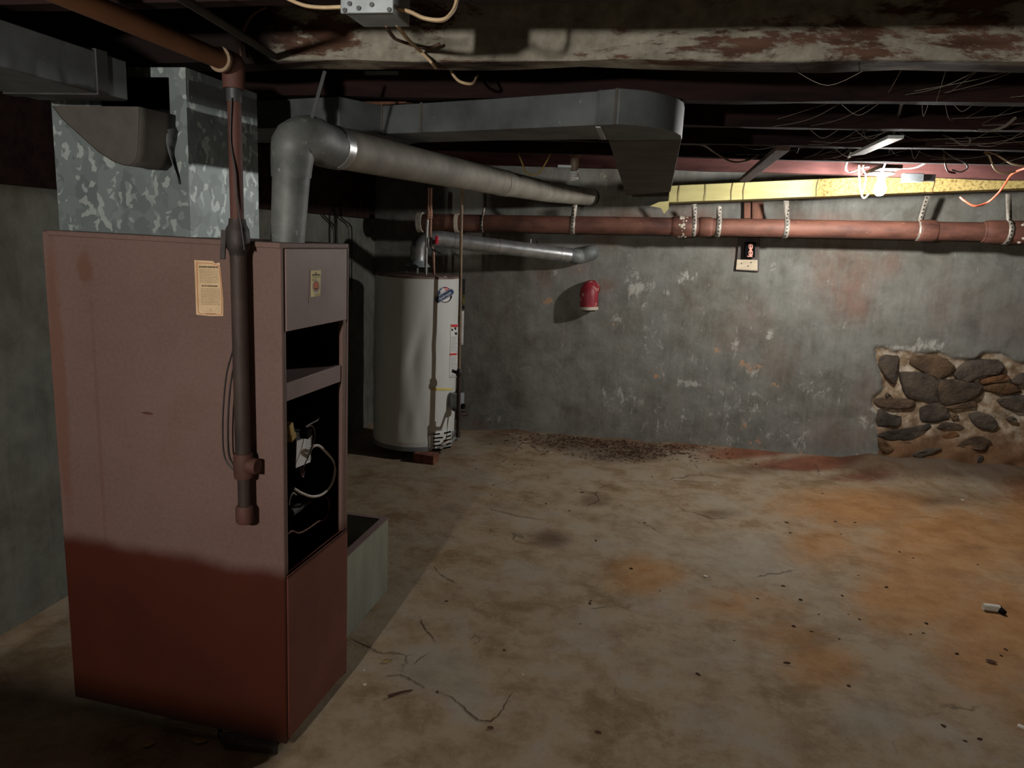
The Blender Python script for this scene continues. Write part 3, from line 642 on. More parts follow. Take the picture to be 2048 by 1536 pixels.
# burner compartment contents
def fin(px, py, dx): return hit(px, py, FO - fx * dx, fx)
gv = MB(); P4 = [fin(592, 863, .07), fin(625, 857, .07), fin(620, 925, .07), fin(590, 937, .07)]
gv.prism(P4, -fx * .05); gvo = gv.build('gas_control_box', 'dark_grey', fur, bevel=.003)
quad(lambda x, y, o: fin(x, y, .069 - o), [(593, 882), (624, 870), (620, 924), (591, 936)], 0, .0012, 'control_box_label', 'white_label', gvo)
b = MB()
for k in range(9):
    y = 884 + k * 5
    q = [fin(611, y - 3, .0672), fin(623, y - 7, .0672), fin(623, y - 6, .0672), fin(611, y - 2, .0672)]
    b.prism(q, fx * .0004)
b.build('label_print', 'grey_ink', gvo)
b = MB().box(fin(578, 858, .06), (.02, .025, .035), Matrix.Rotation(.3, 3, 'X')).box(fin(582, 873, .06), (.02, .03, .02), Matrix.Rotation(.3, 3, 'X')); plab(b.build('brass_fitting', 'yellow_cable', fur, bevel=.003), 'brass yellow fitting')
MB().lathe(fin(604, 866, .055), [(.0, .0), (.016, .0), (.016, .02), (.012, .024), (0, .024)], fx).build('control_knob', 'black', fur)
def wire(name, mat, parent, pts, r, seg=8, sub=6, flat=1.0): return MB().tube(pts, r, seg, sub, True, flat).build(name, mat, parent)
wire('white_cable', 'white_cable', fur, [fin(*p, d) for p, d in (((612, 925), .08), ((622, 897), .05), ((636, 891), .045), ((650, 902), .045), ((667, 922), .04), ((670, 940), .035), ((663, 968), .035), ((645, 988), .04), ((625, 993), .05), ((605, 987), .06), ((588, 977), .07))], .0042)
wire('loose_wire', 'copper', fur, [fin(*p, .05) for p in ((576, 1068), (584, 1062), (598, 1066), (618, 1056), (636, 1043), (650, 1038), (657, 1022), (658, 1005), (652, 992))], .0026)
wire('loose_wire', 'grey_cable', fur, [fin(*p, .04) for p in ((612, 853), (624, 846), (634, 841), (637, 836))], .0022)
wire('loose_wire', 'red_pipe', fur, [fin(*p, .045) for p in ((612, 855), (624, 852), (630, 868), (626, 888), (616, 915), (607, 935), (603, 952), (608, 945))], .0018)
wire('loose_wire', 'grey_cable', fur, [fin(*p, .05) for p in ((578, 1010), (580, 995), (586, 986), (592, 990))], .003)
MB().tube([fin(580, 1026, .09), fin(612, 1003, .10), fin(640, 980, .13)], .014, 14).build('burner_tube', 'dark_grey', fur)
MB().tube([fin(620, 1010, .14), fin(645, 1040, .14)], .02, 14).tube([fin(655, 1000, .16), fin(650, 1050, .16)], .025, 14).box(fin(640, 1035, .2), (.1, .1, .08)).build('burner_assembly', 'black_iron', fur)
MB().tube([fin(601, 935, .06), fin(602, 950, .06), fin(607, 953, .06), fin(610, 940, .06)], .0018, 6, 4).build('pilot_tube', 'copper', fur)

# blocks under the furnace
tag(MB().prism([onz(326, 1448, 0), onz(438, 1463, 0), onz(436, 1480, 0), onz(328, 1463, 0)], (0, 0, .022)).build('wood_shim', 'scrap', bevel=.003), 'flat tan wood shim under the big side of the furnace', 'shim')
tag(MB().prism([onz(438, 1478, 0), onz(556, 1490, 0), onz(556, 1510, 0), onz(448, 1500, 0)], (0, 0, .026)).build('levelling_block', 'board_dark', bevel=.004), 'dark split block under the front corner of the furnace', 'block')

# ------------------------------------------------------------------ plenum on the furnace, with a torn opening
PY0, PY1, PX0, PX1, PZ0, PZ1 = 1.775, 2.105, -1.675, -1.265, 1.464, 1.885
ple = thing('supply_plenum', 'spangled galvanized plenum box standing on top of the furnace', 'plenum', (-1.47, 1.94, PZ0))
h0, h1 = ony(200, 165, PY0), ony(343, 300, PY0); HX0, HX1, HZ1, HZ0 = h0.x, h1.x, 1.865, h1.z
b = MB(); t = .004
b.lohi((PX0, PY0, PZ0), (HX0, PY0 + t, PZ1)).lohi((HX1, PY0, PZ0), (PX1, PY0 + t, PZ1)).lohi((HX0, PY0, PZ0), (HX1, PY0 + t, HZ0)).lohi((HX0, PY0, HZ1), (HX1, PY0 + t, PZ1))
b.lohi((PX1 - t, PY0 + t, PZ0), (PX1, PY1, PZ1)).lohi((PX0, PY0 + t, PZ0), (PX0 + t, PY1, PZ1)).lohi((PX0, PY1, PZ0), (PX1, PY1 + t, PZ1)).lohi((PX0, PY0, PZ1), (PX1, PY1 + t, PZ1 + t))
b.build('plenum_box', 'spangle', ple)
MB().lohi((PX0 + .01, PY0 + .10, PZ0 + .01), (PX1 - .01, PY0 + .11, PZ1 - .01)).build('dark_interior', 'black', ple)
# bent flap of sheet metal beside the opening
fl = [ony(x, y, PY0 - .012) for x, y in ((318, 225), (338, 238), (350, 262), (346, 285), (341, 305), (342, 330), (348, 350), (356, 368))]
rows = [[p + Vector((-.012 * math.sin(i * .9), -.03 * (1 - i / 9) * math.sin(i * .5), 0)), p + Vector((0, .012, 0))] for i, p in enumerate(fl)]
MB().sheet(rows).build('bent_flap', 'duct', ple, solid=.002)
quad(lambda x, y, o: onx(x, y, PX1 + o), [(375, 160), (510, 200), (512, 238), (376, 203)], .001, .002, 'side_patch', 'duct', ple)

# rectangular branch duct with its round boot, running from the plenum towards the viewer
bd = thing('branch_duct', 'grey rectangular duct at upper left running to the plenum, ending in a rounded boot', 'duct', (-1.52, 1.2, 1.80))
DX1 = -1.343; DZ0, DZ1 = 1.785, 1.878
MB().lohi((-1.60, -.4, DZ0), (DX1, 1.659, DZ1)).build('duct_run', 'duct', bd, bevel=.003)
y0_, y1_ = onx(193, 170, DX1).y, onx(215, 175, DX1).y
MB().lohi((-1.604, y0_, DZ0 - .004), (DX1 + .004, y1_, DZ1 + .004)).build('drive_cleat', 'dark_grey', bd)
prof_ = [ony(x, y, 1.66) for x, y in ((108, 212), (125, 236), (160, 268), (200, 304), (228, 322), (248, 330), (264, 331), (274, 322), (279, 300), (281, 260), (281, 214))]
front = [(p.x, 1.655, p.z) for p in prof_]
rows = [front] + [[(p.x + .004 * k, yy, p.z) for p in prof_] for k, yy in enumerate((1.68, 1.71, 1.74, 1.772))]
MB().sheet(rows).build('duct_boot', 'duct_dusty', bd, solid=.002)
MB().prism(front, (0, .003, 0)).build('boot_face', 'duct_dusty', bd)

# ------------------------------------------------------------------ furnace flue
fl_ = thing('furnace_flue', 'fat grey flue pipe rising from the furnace and crossing to the back wall', 'flue', (-1.10, 1.95, 1.463))
q0 = ony(575, 489, 1.86); q1 = ony(583, 345, 1.88); q2 = ony(586, 290, 1.90); q3 = ony(620, 280, 1.94); q4 = ony(655, 292, 2.04)
e1 = Vector((-.875, 3.70, 1.772)); e2 = ony(1095, 384, 4.65); e3 = ony(1180, 394, 5.48)
d1 = (e1 - q4).normalized()
MB().tube([q0, q1], [.044, .0495], 24).build('riser', 'flue_spot', fl_)
MB().tube([q1 + Vector((0, 0, -.012)), q1 + Vector((0, 0, .005)), q2 + (q1 - q2) * .35, q2 + Vector((.006, .0, .004)), q3 + Vector((0, 0, .004)), q4 - d1 * .03, q4 + d1 * .03], [.052, .053, .057, .0605, .0605, .0605, .0605], 24, 3).build('elbow', 'flue_spot', fl_)
MB().tube([q4 + d1 * .02, q4 + d1 * .06], .0622, 28).build('collar', 'alu', fl_)
MB().tube([q4 + d1 * .03, e1], [.0592, .0622], 28).build('long_section', 'flue', fl_)
MB().tube([e1 - d1 * .06, e1 + d1 * .05], .0645, 28).build('joint', 'flue', fl_)
d2 = (e2 - e1).normalized()
MB().tube([e1, e2], .0615, 28).build('middle_section', 'flue', fl_)
MB().tube([e2 - d2 * .9, e2 - d2 * .86], .0632, 28).build('joint', 'flue', fl_)
MB().tube([e2, e3], .061, 24).build('end_section', 'flue', fl_)
# strap that holds the flue up
a_, b_ = ony(650, 142, 1.92), ony(622, 241, 1.915)
tag(MB().bar(a_, b_, .010, .002, (0, 1, 0)).build('hanger_strap', 'steel_dark'), 'narrow metal strap hanging the flue elbow from a joist', 'strap')

# ------------------------------------------------------------------ trunk duct (grey) with elbow
tr = thing('trunk_duct', 'long grey sheet metal trunk duct under the joists with a rounded elbow', 'duct', (-.6, 2.3, 1.80))
TZ0, TZ1 = 1.83, 1.922
fe = [onz(x, y, TZ0) for x, y in ((678, 253), (763, 268), (842, 265), (1000, 259), (1197, 250), (1235, 247), (1290, 251), (1325, 257), (1349, 263), (1362, 270), (1364, 278))]
fe[-1].x = fe[-2].x + .003
be = [onz(x, y, TZ0) for x, y in ((1215, 279), (1000, 281), (842, 285), (763, 300), (690, 290))]
st_ = Vector((-1.80, 2.52, TZ0)); st2 = Vector((-1.80, 2.80, TZ0))
run = fe[:5] + [be[0] + Vector((-.02, .0, 0))] + be[1:]
run = [st_ + Vector((.0, -.02, 0))] + run + [st2]
MB().prism(run, (0, 0, TZ1 - TZ0)).build('straight_run', 'duct', tr, bevel=.002)
el = [fe[4] + Vector((-.01, 0, 0))] + fe[5:] + [be[0], be[0] + Vector((-.03, 0, 0))]
MB().prism([p + Vector((0, 0, -.002)) for p in el], (0, 0, TZ1 - TZ0 + .003)).build('elbow', 'duct', tr, bevel=.002)
tp = [onz(1216, 280, TZ0), onz(1363, 279, TZ0), onz(1341, 384, TZ0), onz(1252, 392, TZ0)]
MB().prism([p + Vector((0, 0, .002)) for p in tp], (0, 0, TZ1 - TZ0 - .004)).build('tapered_run', 'duct_dusty', tr, bevel=.002)
for x, y in ((763, 268), (842, 265), (1197, 250), (1229, 247.5)):
    p = onz(x, y, TZ0); MB().lohi(p + Vector((-.004, -.004, -.002)), p + Vector((.004, .004, TZ1 - TZ0 + .002))).build('seam_strip', 'duct_dusty', tr)
b = MB().bar(onz(1196, 254, TZ0 - .003), onz(1207, 278, TZ0 - .003), .014, .003); plab(b.build('metal_tab', 'steel', tr), 'bright tab on the underside')
b = MB().bar(onz(770, 270, TZ0 - .002), onz(820, 285, TZ0 - .002), .01, .004).build('edge_cleat', 'duct', tr)
tag(MB().bar(ony(735, 209, 2.56), ony(820, 203, 2.52), .05, .018).build('wood_scrap', 'brown_board', bevel=.003), 'scrap of brown wood lying on top of the grey trunk duct', 'scrap')

# ------------------------------------------------------------------ yellow faced branch duct near the back wall
YY = 5.12
ya, yb = ony(1336, 405, YY), ony(2040, 377, YY); yu, yv = ony(1336, 367, YY), ony(1640, 361, YY)
yel = thing('insulated_duct', 'yellow faced rectangular duct lit by the bare bulb along the back wall', 'duct', (ya.x, YY, ya.z))
slope = (yb.z - ya.z) / (yb.x - ya.x); hgt = .108; x_end = 3.3
def yz(x): return ya.z + slope * (x - ya.x)
xs = np.linspace(ya.x, x_end, 60); b = MB(); rings = []
for x in xs:
    d = .004 * nz(x * 5, 0, 3); z = yz(x)
    if z + hgt > 2.11: z = 2.11 - hgt
    rings.append([b.b.verts.new(q) for q in ((x, YY + d, z + d), (x, YY + d, z + hgt), (x, YY + .22, z + hgt), (x, YY + .22, z + d))])
for a, c in zip(rings, rings[1:]):
    for k in range(4): b.face([a[k], a[(k + 1) % 4], c[(k + 1) % 4], c[k]])
b.face(rings[0]); b.face(rings[-1][::-1]); b.build('duct_run', 'yellow', yel, bevel=.004)
for px in (1357, 1409, 1463, 1487, 1632, 1862):
    p = ony(px, 395, YY); z = yz(p.x); jx = .006 * math.sin(px)
    MB().tube([(p.x, YY - .004, z + hgt), (p.x + jx, YY - .005, z + hgt * .5), (p.x, YY - .004, z - .004), (p.x, YY + .1, z - .005)], .0016, 6).build('tie_wire', 'brown_cable', yel)
tf = [ony(x, y, YY - .02) for x, y in ((1300, 412), (1318, 404), (1338, 402), (1337, 418), (1328, 428), (1322, 416))]
MB().prism(tf, (0, .002, 0)).build('torn_facing', 'yellow', yel)

# ------------------------------------------------------------------ lamps
def bulb_profile(r=.031):
    return [(0, -.098), (r * .45, -.095), (r * .78, -.086), (r * .97, -.072), (r, -.060), (r * .93, -.045), (r * .7, -.026), (r * .48, -.010), (r * .42, .0), (r * .42, .004)]
LY = 4.5
LX = ony(1760, 378, LY); LP = Vector((LX.x, LY, 1.957))
lf = thing('lampholder', 'white porcelain lampholder with a lit bare bulb under the joists near the back wall', 'lamp', LP)
MB().lathe(LP + Vector((0, 0, -.022)), [(0, .0), (.03, .0), (.036, .004), (.062, .014), (.062, .02), (0, .02)]).build('holder_base', 'porcelain', lf)
MB().lathe(LP + Vector((0, 0, -.046)), [(.0, 0), (.019, 0), (.02, .03), (0, .03)]).build('socket', 'porcelain', lf)
bz = ony(1760, 376, LY).z + .055
plab(MB().lathe((LP.x, LP.y, bz), bulb_profile(), seg=16).build('bulb', 'lit', lf), 'glowing clear white bulb')
MB().lohi(LP + Vector((-.05, -.19, .0)), LP + Vector((.05, .215, .02))).build('mounting_board', 'bridging', lf)
# lamp behind the viewer's left shoulder lights the near half of the cellar
L2 = Vector((-.90, -.60, 1.93)); DROP = .25
l2 = thing('pendant_lamp', 'lit bare bulb on a drop cord behind the viewer', 'lamp', L2)
MB().lathe(L2 + Vector((0, 0, -.02)), [(0, 0), (.05, 0), (.05, .02), (0, .02)]).build('ceiling_cup', 'bakelite', l2)
MB().tube([L2, L2 + Vector((0, 0, .045 - DROP))], .004, 8).build('drop_cord', 'black_wire', l2)
MB().lathe(L2 + Vector((0, 0, -DROP - .005)), [(0, 0), (.018, 0), (.018, .04), (.008, .05), (0, .05)]).build('socket', 'bakelite', l2)
MB().lathe(L2 + Vector((0, 0, -DROP)), bulb_profile(.031), seg=16).build('bulb', 'lit2', l2)

# unseen low cabinet added left of the viewer as a blocker: it keeps the lamp off the floor at the foot of the furnace
cb = thing('light_blocker', 'unseen dark cabinet added beside the viewer to shade the floor', 'cabinet', (-1.58, .22, 0))
MB().lohi((-2.22, .09, .0), (-.945, .35, .965)).build('body', 'board_dark', cb, bevel=.004)
MB().lohi((-2.24, .07, .965), (-.935, .37, .99)).build('top', 'board_dark', cb, bevel=.004)
for x0 in (-2.2, -1.575):
    d_ = MB().lohi((x0, .352, .06), (x0 + .61, .37, .93)).build('door', 'scrap', cb, bevel=.003)
    MB().lathe((x0 + (.56 if x0 < -2 else .05), .37, .6), [(0, 0), (.008, 0), (.015, .02), (0, .026)], (0, 1, 0), 12).build('knob', 'steel_dark', d_)
# unlit spiral lamp beside the trunk duct
c0 = ony(1151, 303, 3.93); cl = thing('lampholder', 'unlit spiral lamp in a tan lampholder beside the grey trunk duct', 'lamp', (c0.x, 3.93, c0.z))
zt = 1.93
MB().lathe((c0.x, 3.93, c0.z - .02), [(0, 0), (.03, 0), (.055, .025), (.055, .04), (0, .04)]).build('holder_base', 'bakelite', cl)
s1 = ony(1151, 341, 3.93)
MB().lathe((c0.x, 3.93, s1.z), [(0, 0), (.017, 0), (.022, .02), (.022, c0.z - s1.z - .02), (0, c0.z - s1.z - .02)]).build('socket', 'bakelite', cl)
sp = [(c0.x + .019 * math.cos(k * .55), 3.93 + .019 * math.sin(k * .55), s1.z - .002 - k * .0011) for k in range(40)]
plab(MB().tube(sp, .0062, 8).build('spiral_bulb', 'cfl', cl), 'white spiral compact bulb')
tag(MB().bar(ony(1116, 332, 3.9), ony(1143, 333, 3.9), .012, .004, (0, 1, 0)).build('metal_bracket', 'steel'), 'small pale bracket beside the unlit spiral lamp', 'bracket')
tag(MB().bar(ony(731, 146, 2.352), ony(797, 146, 2.352), .010, .012, (0, 1, 0)).build('metal_strip', 'steel'), 'short bright metal strip on a dark joist above the trunk duct', 'strip')

# white board nailed under the joists, and a diagonal bridging board
wp = [onz(1699, 307, ZB - .008), onz(1730, 303, ZB - .008), onz(1809, 270, ZB - .008), onz(1776, 270, ZB - .008)]
tag(MB().prism(wp, (0, 0, -.012)).build('white_board', 'white_paint', bevel=.002), 'bright white painted board nailed under the joists above the lit bulb', 'board')
tag(MB().bar(onz(1488, 360, ZB - .014), onz(1566, 296, ZB - .014), .055, .02).build('bridging_board', 'bridging', bevel=.002), 'dark diagonal bridging board under the joists left of the white board', 'board')

# ------------------------------------------------------------------ junction boxes
jb = thing('junction_box', 'galvanized junction box with cream cables under the joist at the top of the view', 'junction box', (-.56, 1.35, 1.878))
jz = 1.878; j = [onz(684, 24, jz), onz(786, 26, jz), onz(798, 53, jz), onz(716, 52, jz)]
jx0, jx1, jy0, jy1 = j[0].x, j[1].x, (j[0].y + j[1].y) / 2, 1.398
MB().lohi((jx0, jy0, jz), (jx1, jy1, jz + .10)).build('box', 'steel', jb, bevel=.002)
MB().lohi((jx0 - .004, jy0 - .004, jz - .002), (jx1 + .004, jy0, jz + .104)).build('cover_plate', 'steel', jb, bevel=.002)
for px, py in ((690, 21), (700, 8), (718, 17), (744, 10), (779, 20)):
    p = ony(px, py, jy0 - .004); MB().lathe(p, [(0, 0), (.004, 0), (.004, .003), (0, .003)], (0, -1, 0), 10).build('screw', 'steel_dark', jb)
b2 = thing('junction_box', 'small grey junction box just right of the lit bulb', 'junction box', ony(1828, 362, 4.5))
g = [ony(x, y, 4.50) for x, y in ((1808, 346), (1849, 346), (1848, 363), (1806, 364))]
MB().prism(g, (0, .05, 0)).build('box', 'steel', b2, bevel=.003)
MB().lohi(g[1] + Vector((0, .005, -.04)), g[1] + Vector((.06, .045, -.005))).build('cover_plate', 'steel_dark', b2, bevel=.002)

# ------------------------------------------------------------------ cables
def cable(name, mat, label, pts, r, group='loose cables under the joists', flat=1.0, cat='cable', sub=6):
    return tag(wire(name, mat, None, [ony(*p) for p in pts], r, 8, sub, flat), label, cat, group)
cable('cable', 'cream', 'cream flat cable entering the left side of the top junction box', ((540, -20, 1.36), (600, 8, 1.35), (640, 15, 1.35), (686, 14, 1.34)), .006, flat=.6)
cable('cable', 'cream', 'cream cable looping from the right side of the top junction box', ((790, 16, 1.34), (820, 24, 1.35), (850, 37, 1.36), (885, 40, 1.36), (903, 26, 1.37), (911, 10, 1.38), (915, -10, 1.385)), .006, flat=.6)
cable('cable', 'brown_cable', 'brown cable dropping from the junction box across the peeling joist, left one of the pair', ((772, 50, 1.39), (785, 72, 1.6), (800, 82, 1.86), (850, 96, 1.87), (880, 88, 1.87)), .004)
cable('cable', 'cream', 'tan cable dropping from the junction box across the peeling joist, right one of the pair', ((793, 48, 1.39), (815, 78, 1.6), (838, 100, 1.86), (862, 124, 1.87), (872, 136, 1.95)), .004)
cable('cable', 'cream', 'tan cable loop hanging just below the peeling joist', ((900, 136, 2.1), (908, 152, 2.1), (922, 164, 2.1), (945, 167, 2.12), (955, 150, 2.2)), .004)
cable('cable', 'brown_cable', 'dark brown cable curving over the left end of the peeling joist', ((532, 14, 1.84), (505, 30, 1.84), (490, 55, 1.85), (481, 85, 1.86), (483, 112, 1.86)), .0035)
cable('cable', 'white_cable', 'white cable bending down from the white board to the lit lampholder', ((1702, 306, 3.5), (1693, 325, 4.0), (1692, 340, 4.4), (1702, 344, 4.45), (1722, 336, 4.46), (1738, 334, 4.47)), .0055, flat=.7)
cable('cable', 'cream', 'cream cable hanging in front of the yellow duct left of the lit bulb, ends bare', ((1718, 330, 4.62), (1718, 350, 4.65), (1722, 385, 4.68), (1728, 396, 4.68), (1737, 388, 4.66)), .0045)
cable('cable', 'cream', 'short wavy cream cable between the bulb and the hanging bare-ended cable', ((1727, 330, 4.6), (1725, 338, 4.62), (1731, 350, 4.64), (1729, 372, 4.66), (1724, 388, 4.68)), .0045)
cable('cable', 'cream', 'cream cable running right from the lit lampholder up to a joist', ((1792, 334, 4.47), (1812, 337, 4.35), (1835, 334, 4.15), (1862, 320, 3.9), (1882, 308, 3.82), (1890, 296, 3.78)), .0055, flat=.7)
cable('cable', 'grey_cable', 'grey cable loop hanging from the joist right of the bulb, wide one', ((1874, 284, 3.77), (1884, 298, 3.76), (1905, 314, 3.76), (1930, 326, 3.76), (1935, 336, 3.76), (1922, 344, 3.77), (1905, 340, 3.8)), .005, flat=.7)
cable('cable', 'brown_cable', 'dark cable loop hanging from the joist right of the bulb, narrow one', ((1892, 275, 3.74), (1888, 300, 3.76), (1890, 325, 3.78), (1896, 342, 3.8), (1910, 346, 3.85)), .005, flat=.7)
cable('cable', 'grey_cable', 'short grey cable end stapled under the joist above the looped pair', ((1885, 270, 3.3), (1902, 276, 3.3), (1920, 288, 3.3), (1936, 290, 3.3), (1940, 278, 3.3), (1930, 272, 3.3)), .005, flat=.7)
cable('cable', 'cream', 'cream cable loop at the far right, dipping below the joists', ((1968, 304, 3.78), (1978, 312, 3.78), (1983, 325, 3.78), (1992, 340, 3.78), (2010, 347, 3.78), (2030, 343, 3.8)), .006, flat=.7)
cable('cable', 'cream', 'cream cable running off to the far right edge', ((1970, 302, 3.78), (1990, 308, 3.76), (2010, 320, 3.74), (2030, 329, 3.7), (2070, 334, 3.7)), .006, flat=.7)
cable('cable', 'grey_cable', 'olive grey cable sagging under the joists at the upper right edge', ((1938, 253, 2.9), (1955, 260, 2.85), (1985, 261, 2.8), (2010, 252, 2.75), (2030, 236, 2.7)), .005)
cable('cable', 'grey_cable', 'grey cable under the joists between trunk duct and bridging board', ((1366, 288, 3.4), (1405, 290, 3.4), (1430, 305, 3.6), (1460, 322, 3.7), (1490, 322, 3.75), (1535, 302, 3.8)), .0045)
cable('cable', 'yellow_cable', 'yellow wire pair drooping left of the unlit spiral lamp', ((1036, 306, 3.8), (1046, 330, 3.8), (1052, 345, 3.8), (1075, 348, 3.8), (1092, 325, 3.8), (1103, 302, 3.8), (1112, 283, 3.8)), .0038)
cable('cable', 'yellow_cable', 'short yellow wire bent under the trunk duct, behind the drooping pair', ((1074, 280, 3.9), (1073, 296, 3.9), (1085, 303, 3.9), (1105, 303, 3.9), (1130, 292, 3.9)), .0038)
tag(wire('extension_cord', 'orange_cord', None, [ony(*p) for p in ((2075, 330, 4.2), (2040, 340, 4.3), (2022, 350, 4.4), (2010, 368, 4.5), (1995, 388, 4.55), (1975, 405, 4.6), (1950, 412, 4.6), (1930, 402, 4.62), (1920, 394, 4.64))], .0055), 'orange extension cord hanging in front of the yellow duct', 'cord')
tag(wire('pull_cord', 'black_wire', None, [ony(*p) for p in ((1806, 198, 2.38), (1795, 240, 2.9), (1782, 290, 3.5), (1773, 320, 4.0), (1764, 343, 4.43))], .005), 'dark pull cord stretched from a joist down to the lit bulb', 'cord')
def lwcable(pts, label):
    return tag(wire('cable', 'black_wire', None, [onx(*p, LWX + .02) for p in pts], .005), label, 'cable', 'cables on the left wall')
lwcable(((645, 395), (646, 425), (651, 434), (668, 452), (672, 470), (672, 560)), 'thin black cable kinked down the left wall, nearer the flue')
lwcable(((680, 400), (681, 432), (700, 450), (704, 470), (703, 580)), 'thin black cable kinked down the left wall, nearer the corner')
# conduit and small pipes up in the joists
tag(wire('conduit', 'dark_grey', None, [ony(330, -25, 1.2), ony(548, 112, 1.88)], .009, 10, 0), 'thin dark conduit slanting in front of the peeling joist', 'conduit')

# ------------------------------------------------------------------ iron gas line in front of the furnace
GY = 1.702
gp = [ony(x, y, GY) for x, y in ((461, 130), (470, 185), (476, 470), (482, 560), (489, 930), (493, 1000), (494, 1046))]
gx_ = gp[2].x; gl = thing('gas_pipe', 'rusty iron gas pipe in front of the furnace side with a capped end', 'pipe', (gx_, GY, gp[-1].z))
top = gp[0].z; V = lambda z: Vector((gx_ - .004 * (z - 1.2), GY, z))
zz = [p.z for p in gp]
MB().tube([(gx_ + .002, .25, top + .005), (gx_ - .002, GY - .02, top)], .0215, 16).build('feed_pipe', 'orange_pipe', gl)
MB().tube([(gx_ - .002, GY - .05, top), (gx_ - .002, GY - .005, top), V(top - .012), V(top - .055)], [.027, .028, .027, .026], 16, 4).build('elbow', 'red_pipe', gl)
plab(MB().tube([(gx_ - .002, GY - .058, top), (gx_ - .002, GY - .050, top)], .0288, 18).build('pale_ring', 'gas_pipe', gl), 'pale ring around the elbow')
MB().tube([V(top - .05), V(zz[2] + .02)], .0165, 14).build('upper_pipe', 'red_pipe', gl)
MB().tube([V(top - .05), V(top - .085)], .0185, 14).build('nipple', 'steel_dark', gl)
vz = zz[2] - .01
MB().lathe(V(vz - .045), [(.0, 0), (.020, 0), (.022, .012), (.028, .022), (.030, .045), (.028, .07), (.022, .08), (.020, .095), (0, .095)], seg=12).build('valve_body', 'black_iron', gl)
MB().bar(V(vz) + Vector((-.03, -.012, .02)), V(vz) + Vector((-.024, -.03, -.05)), .012, .008).build('valve_lever', 'black_iron', gl)
MB().tube([V(vz - .04), V(zz[4])], .0205, 16).build('lower_pipe', 'brown_iron', gl)
MB().lathe(V(zz[4] - .035), [(0, 0), (.024, 0), (.026, .012), (.026, .055), (.024, .068), (0, .068)], seg=14).tube([V(zz[4]), V(zz[4]) + Vector((.042, 0, 0))], [.022, .021], 12).build('tee', 'red_pipe', gl)
MB().tube([V(zz[4] - .03), V(zz[6] + .03)], .0165, 14).build('drip_nipple', 'brown_iron', gl)
MB().lathe(V(zz[6]), [(0, 0), (.02, .0), (.0235, .005), (.0235, .045), (.02, .05), (0, .05)], seg=10).build('end_cap', 'red_pipe', gl)
def fw(px, py, y): return ony(px, py, y)
tag(wire('thermostat_wire', 'black_wire', None, [fw(*p, 1.712) for p in ((470, 670), (466, 700), (453, 750), (446, 830), (447, 900), (456, 928), (474, 946))], .0022), 'thin dark wire bowed left of the iron gas pipe, outer of two', 'wire', 'wires beside the gas pipe')
tag(wire('thermostat_wire', 'black_wire', None, [fw(*p, 1.714) for p in ((470, 735), (461, 770), (456, 840), (457, 905), (466, 930), (477, 945))], .0022), 'thin dark wire bowed left of the iron gas pipe, inner of two', 'wire', 'wires beside the gas pipe')
tag(wire('thermostat_wire', 'black_wire', None, [fw(*p, 1.68) for p in ((463, 195), (461, 280), (470, 340), (474, 400), (482, 450), (489, 500))], .002), 'thin dark wire twined down the red upper gas pipe', 'wire', 'wires beside the gas pipe')

# ------------------------------------------------------------------ open sheet metal box behind the furnace
BX1 = -1.085; y0_, y1_ = 2.15, onx(774, 1182, BX1).y; zt_ = onx(774, 1040, BX1).z
rb = thing('return_air_box', 'open topped grey sheet metal box on the floor beside the furnace', 'box', (BX1 - .25, (y0_ + y1_) / 2, 0))
t = .005; BX0 = BX1 - .52
b = MB().lohi((BX1 - t, y0_, 0.0), (BX1, y1_, zt_)).lohi((BX0, y1_ - t, 0.0), (BX1 - t, y1_, zt_)).lohi((BX0, y0_, 0.0), (BX0 + t, y1_ - t, zt_)).lohi((BX0 + t, y0_, 0.0), (BX1 - t, y0_ + t, zt_)).lohi((BX0 + t, y0_ + t, .20), (BX1 - t, y1_ - t, .205))
b.build('box_walls', 'box_metal', rb)
b = MB().lohi((BX1 - .028, y0_, zt_), (BX1 + .002, y1_ + .002, zt_ + .005)).lohi((BX0, y1_ - .022, zt_), (BX1 - .028, y1_ + .002, zt_ + .005))
plab(b.build('rim_flange', 'furnace_panel', rb), 'dull mauve rim')

# ------------------------------------------------------------------ water heater
HC = Vector((-1.71, 4.83, 0)); HR = .283; HZ0, HZ1 = .068, 1.238
wh = thing('water_heater', 'tall white cylindrical water heater on bricks in the far left corner', 'water heater', HC + Vector((0, 0, HZ0)))
prof = [(0, 0), (HR - .01, 0), (HR, .006), (HR, .05), (HR + .001, .055), (HR + .001, .06)] + [(HR, .07 + i * (HZ1 - HZ0 - .09) / 40) for i in range(41)] + [(HR, HZ1 - HZ0 - .012), (0, HZ1 - HZ0 - .012)]
tk = MB().lathe(HC + Vector((0, 0, HZ0)), prof, seg=96)
dents = [(838, 690, 14, 70, .008, .4), (830, 760, 12, 50, .007, .0), (812, 850, 14, 34, .008, .1), (845, 848, 12, 30, .006, 0), (868, 690, 12, 20, .004, 0), (825, 715, 10, 45, .006, .4)]
def hcyl(px, py, off=0.0):
    d = ray(px, py); o = CAM - HC; r = HR + off
    a = d.x ** 2 + d.y ** 2; h = o.x * d.x + o.y * d.y; c = o.x ** 2 + o.y ** 2 - r * r; D = h * h - a * c
    if D < 0: D = 0
    return CAM + d * ((-h - math.sqrt(D)) / a)
dc = [(hcyl(x, y), rx / 300, ry / 300, dp, sk) for x, y, rx, ry, dp, sk in dents]
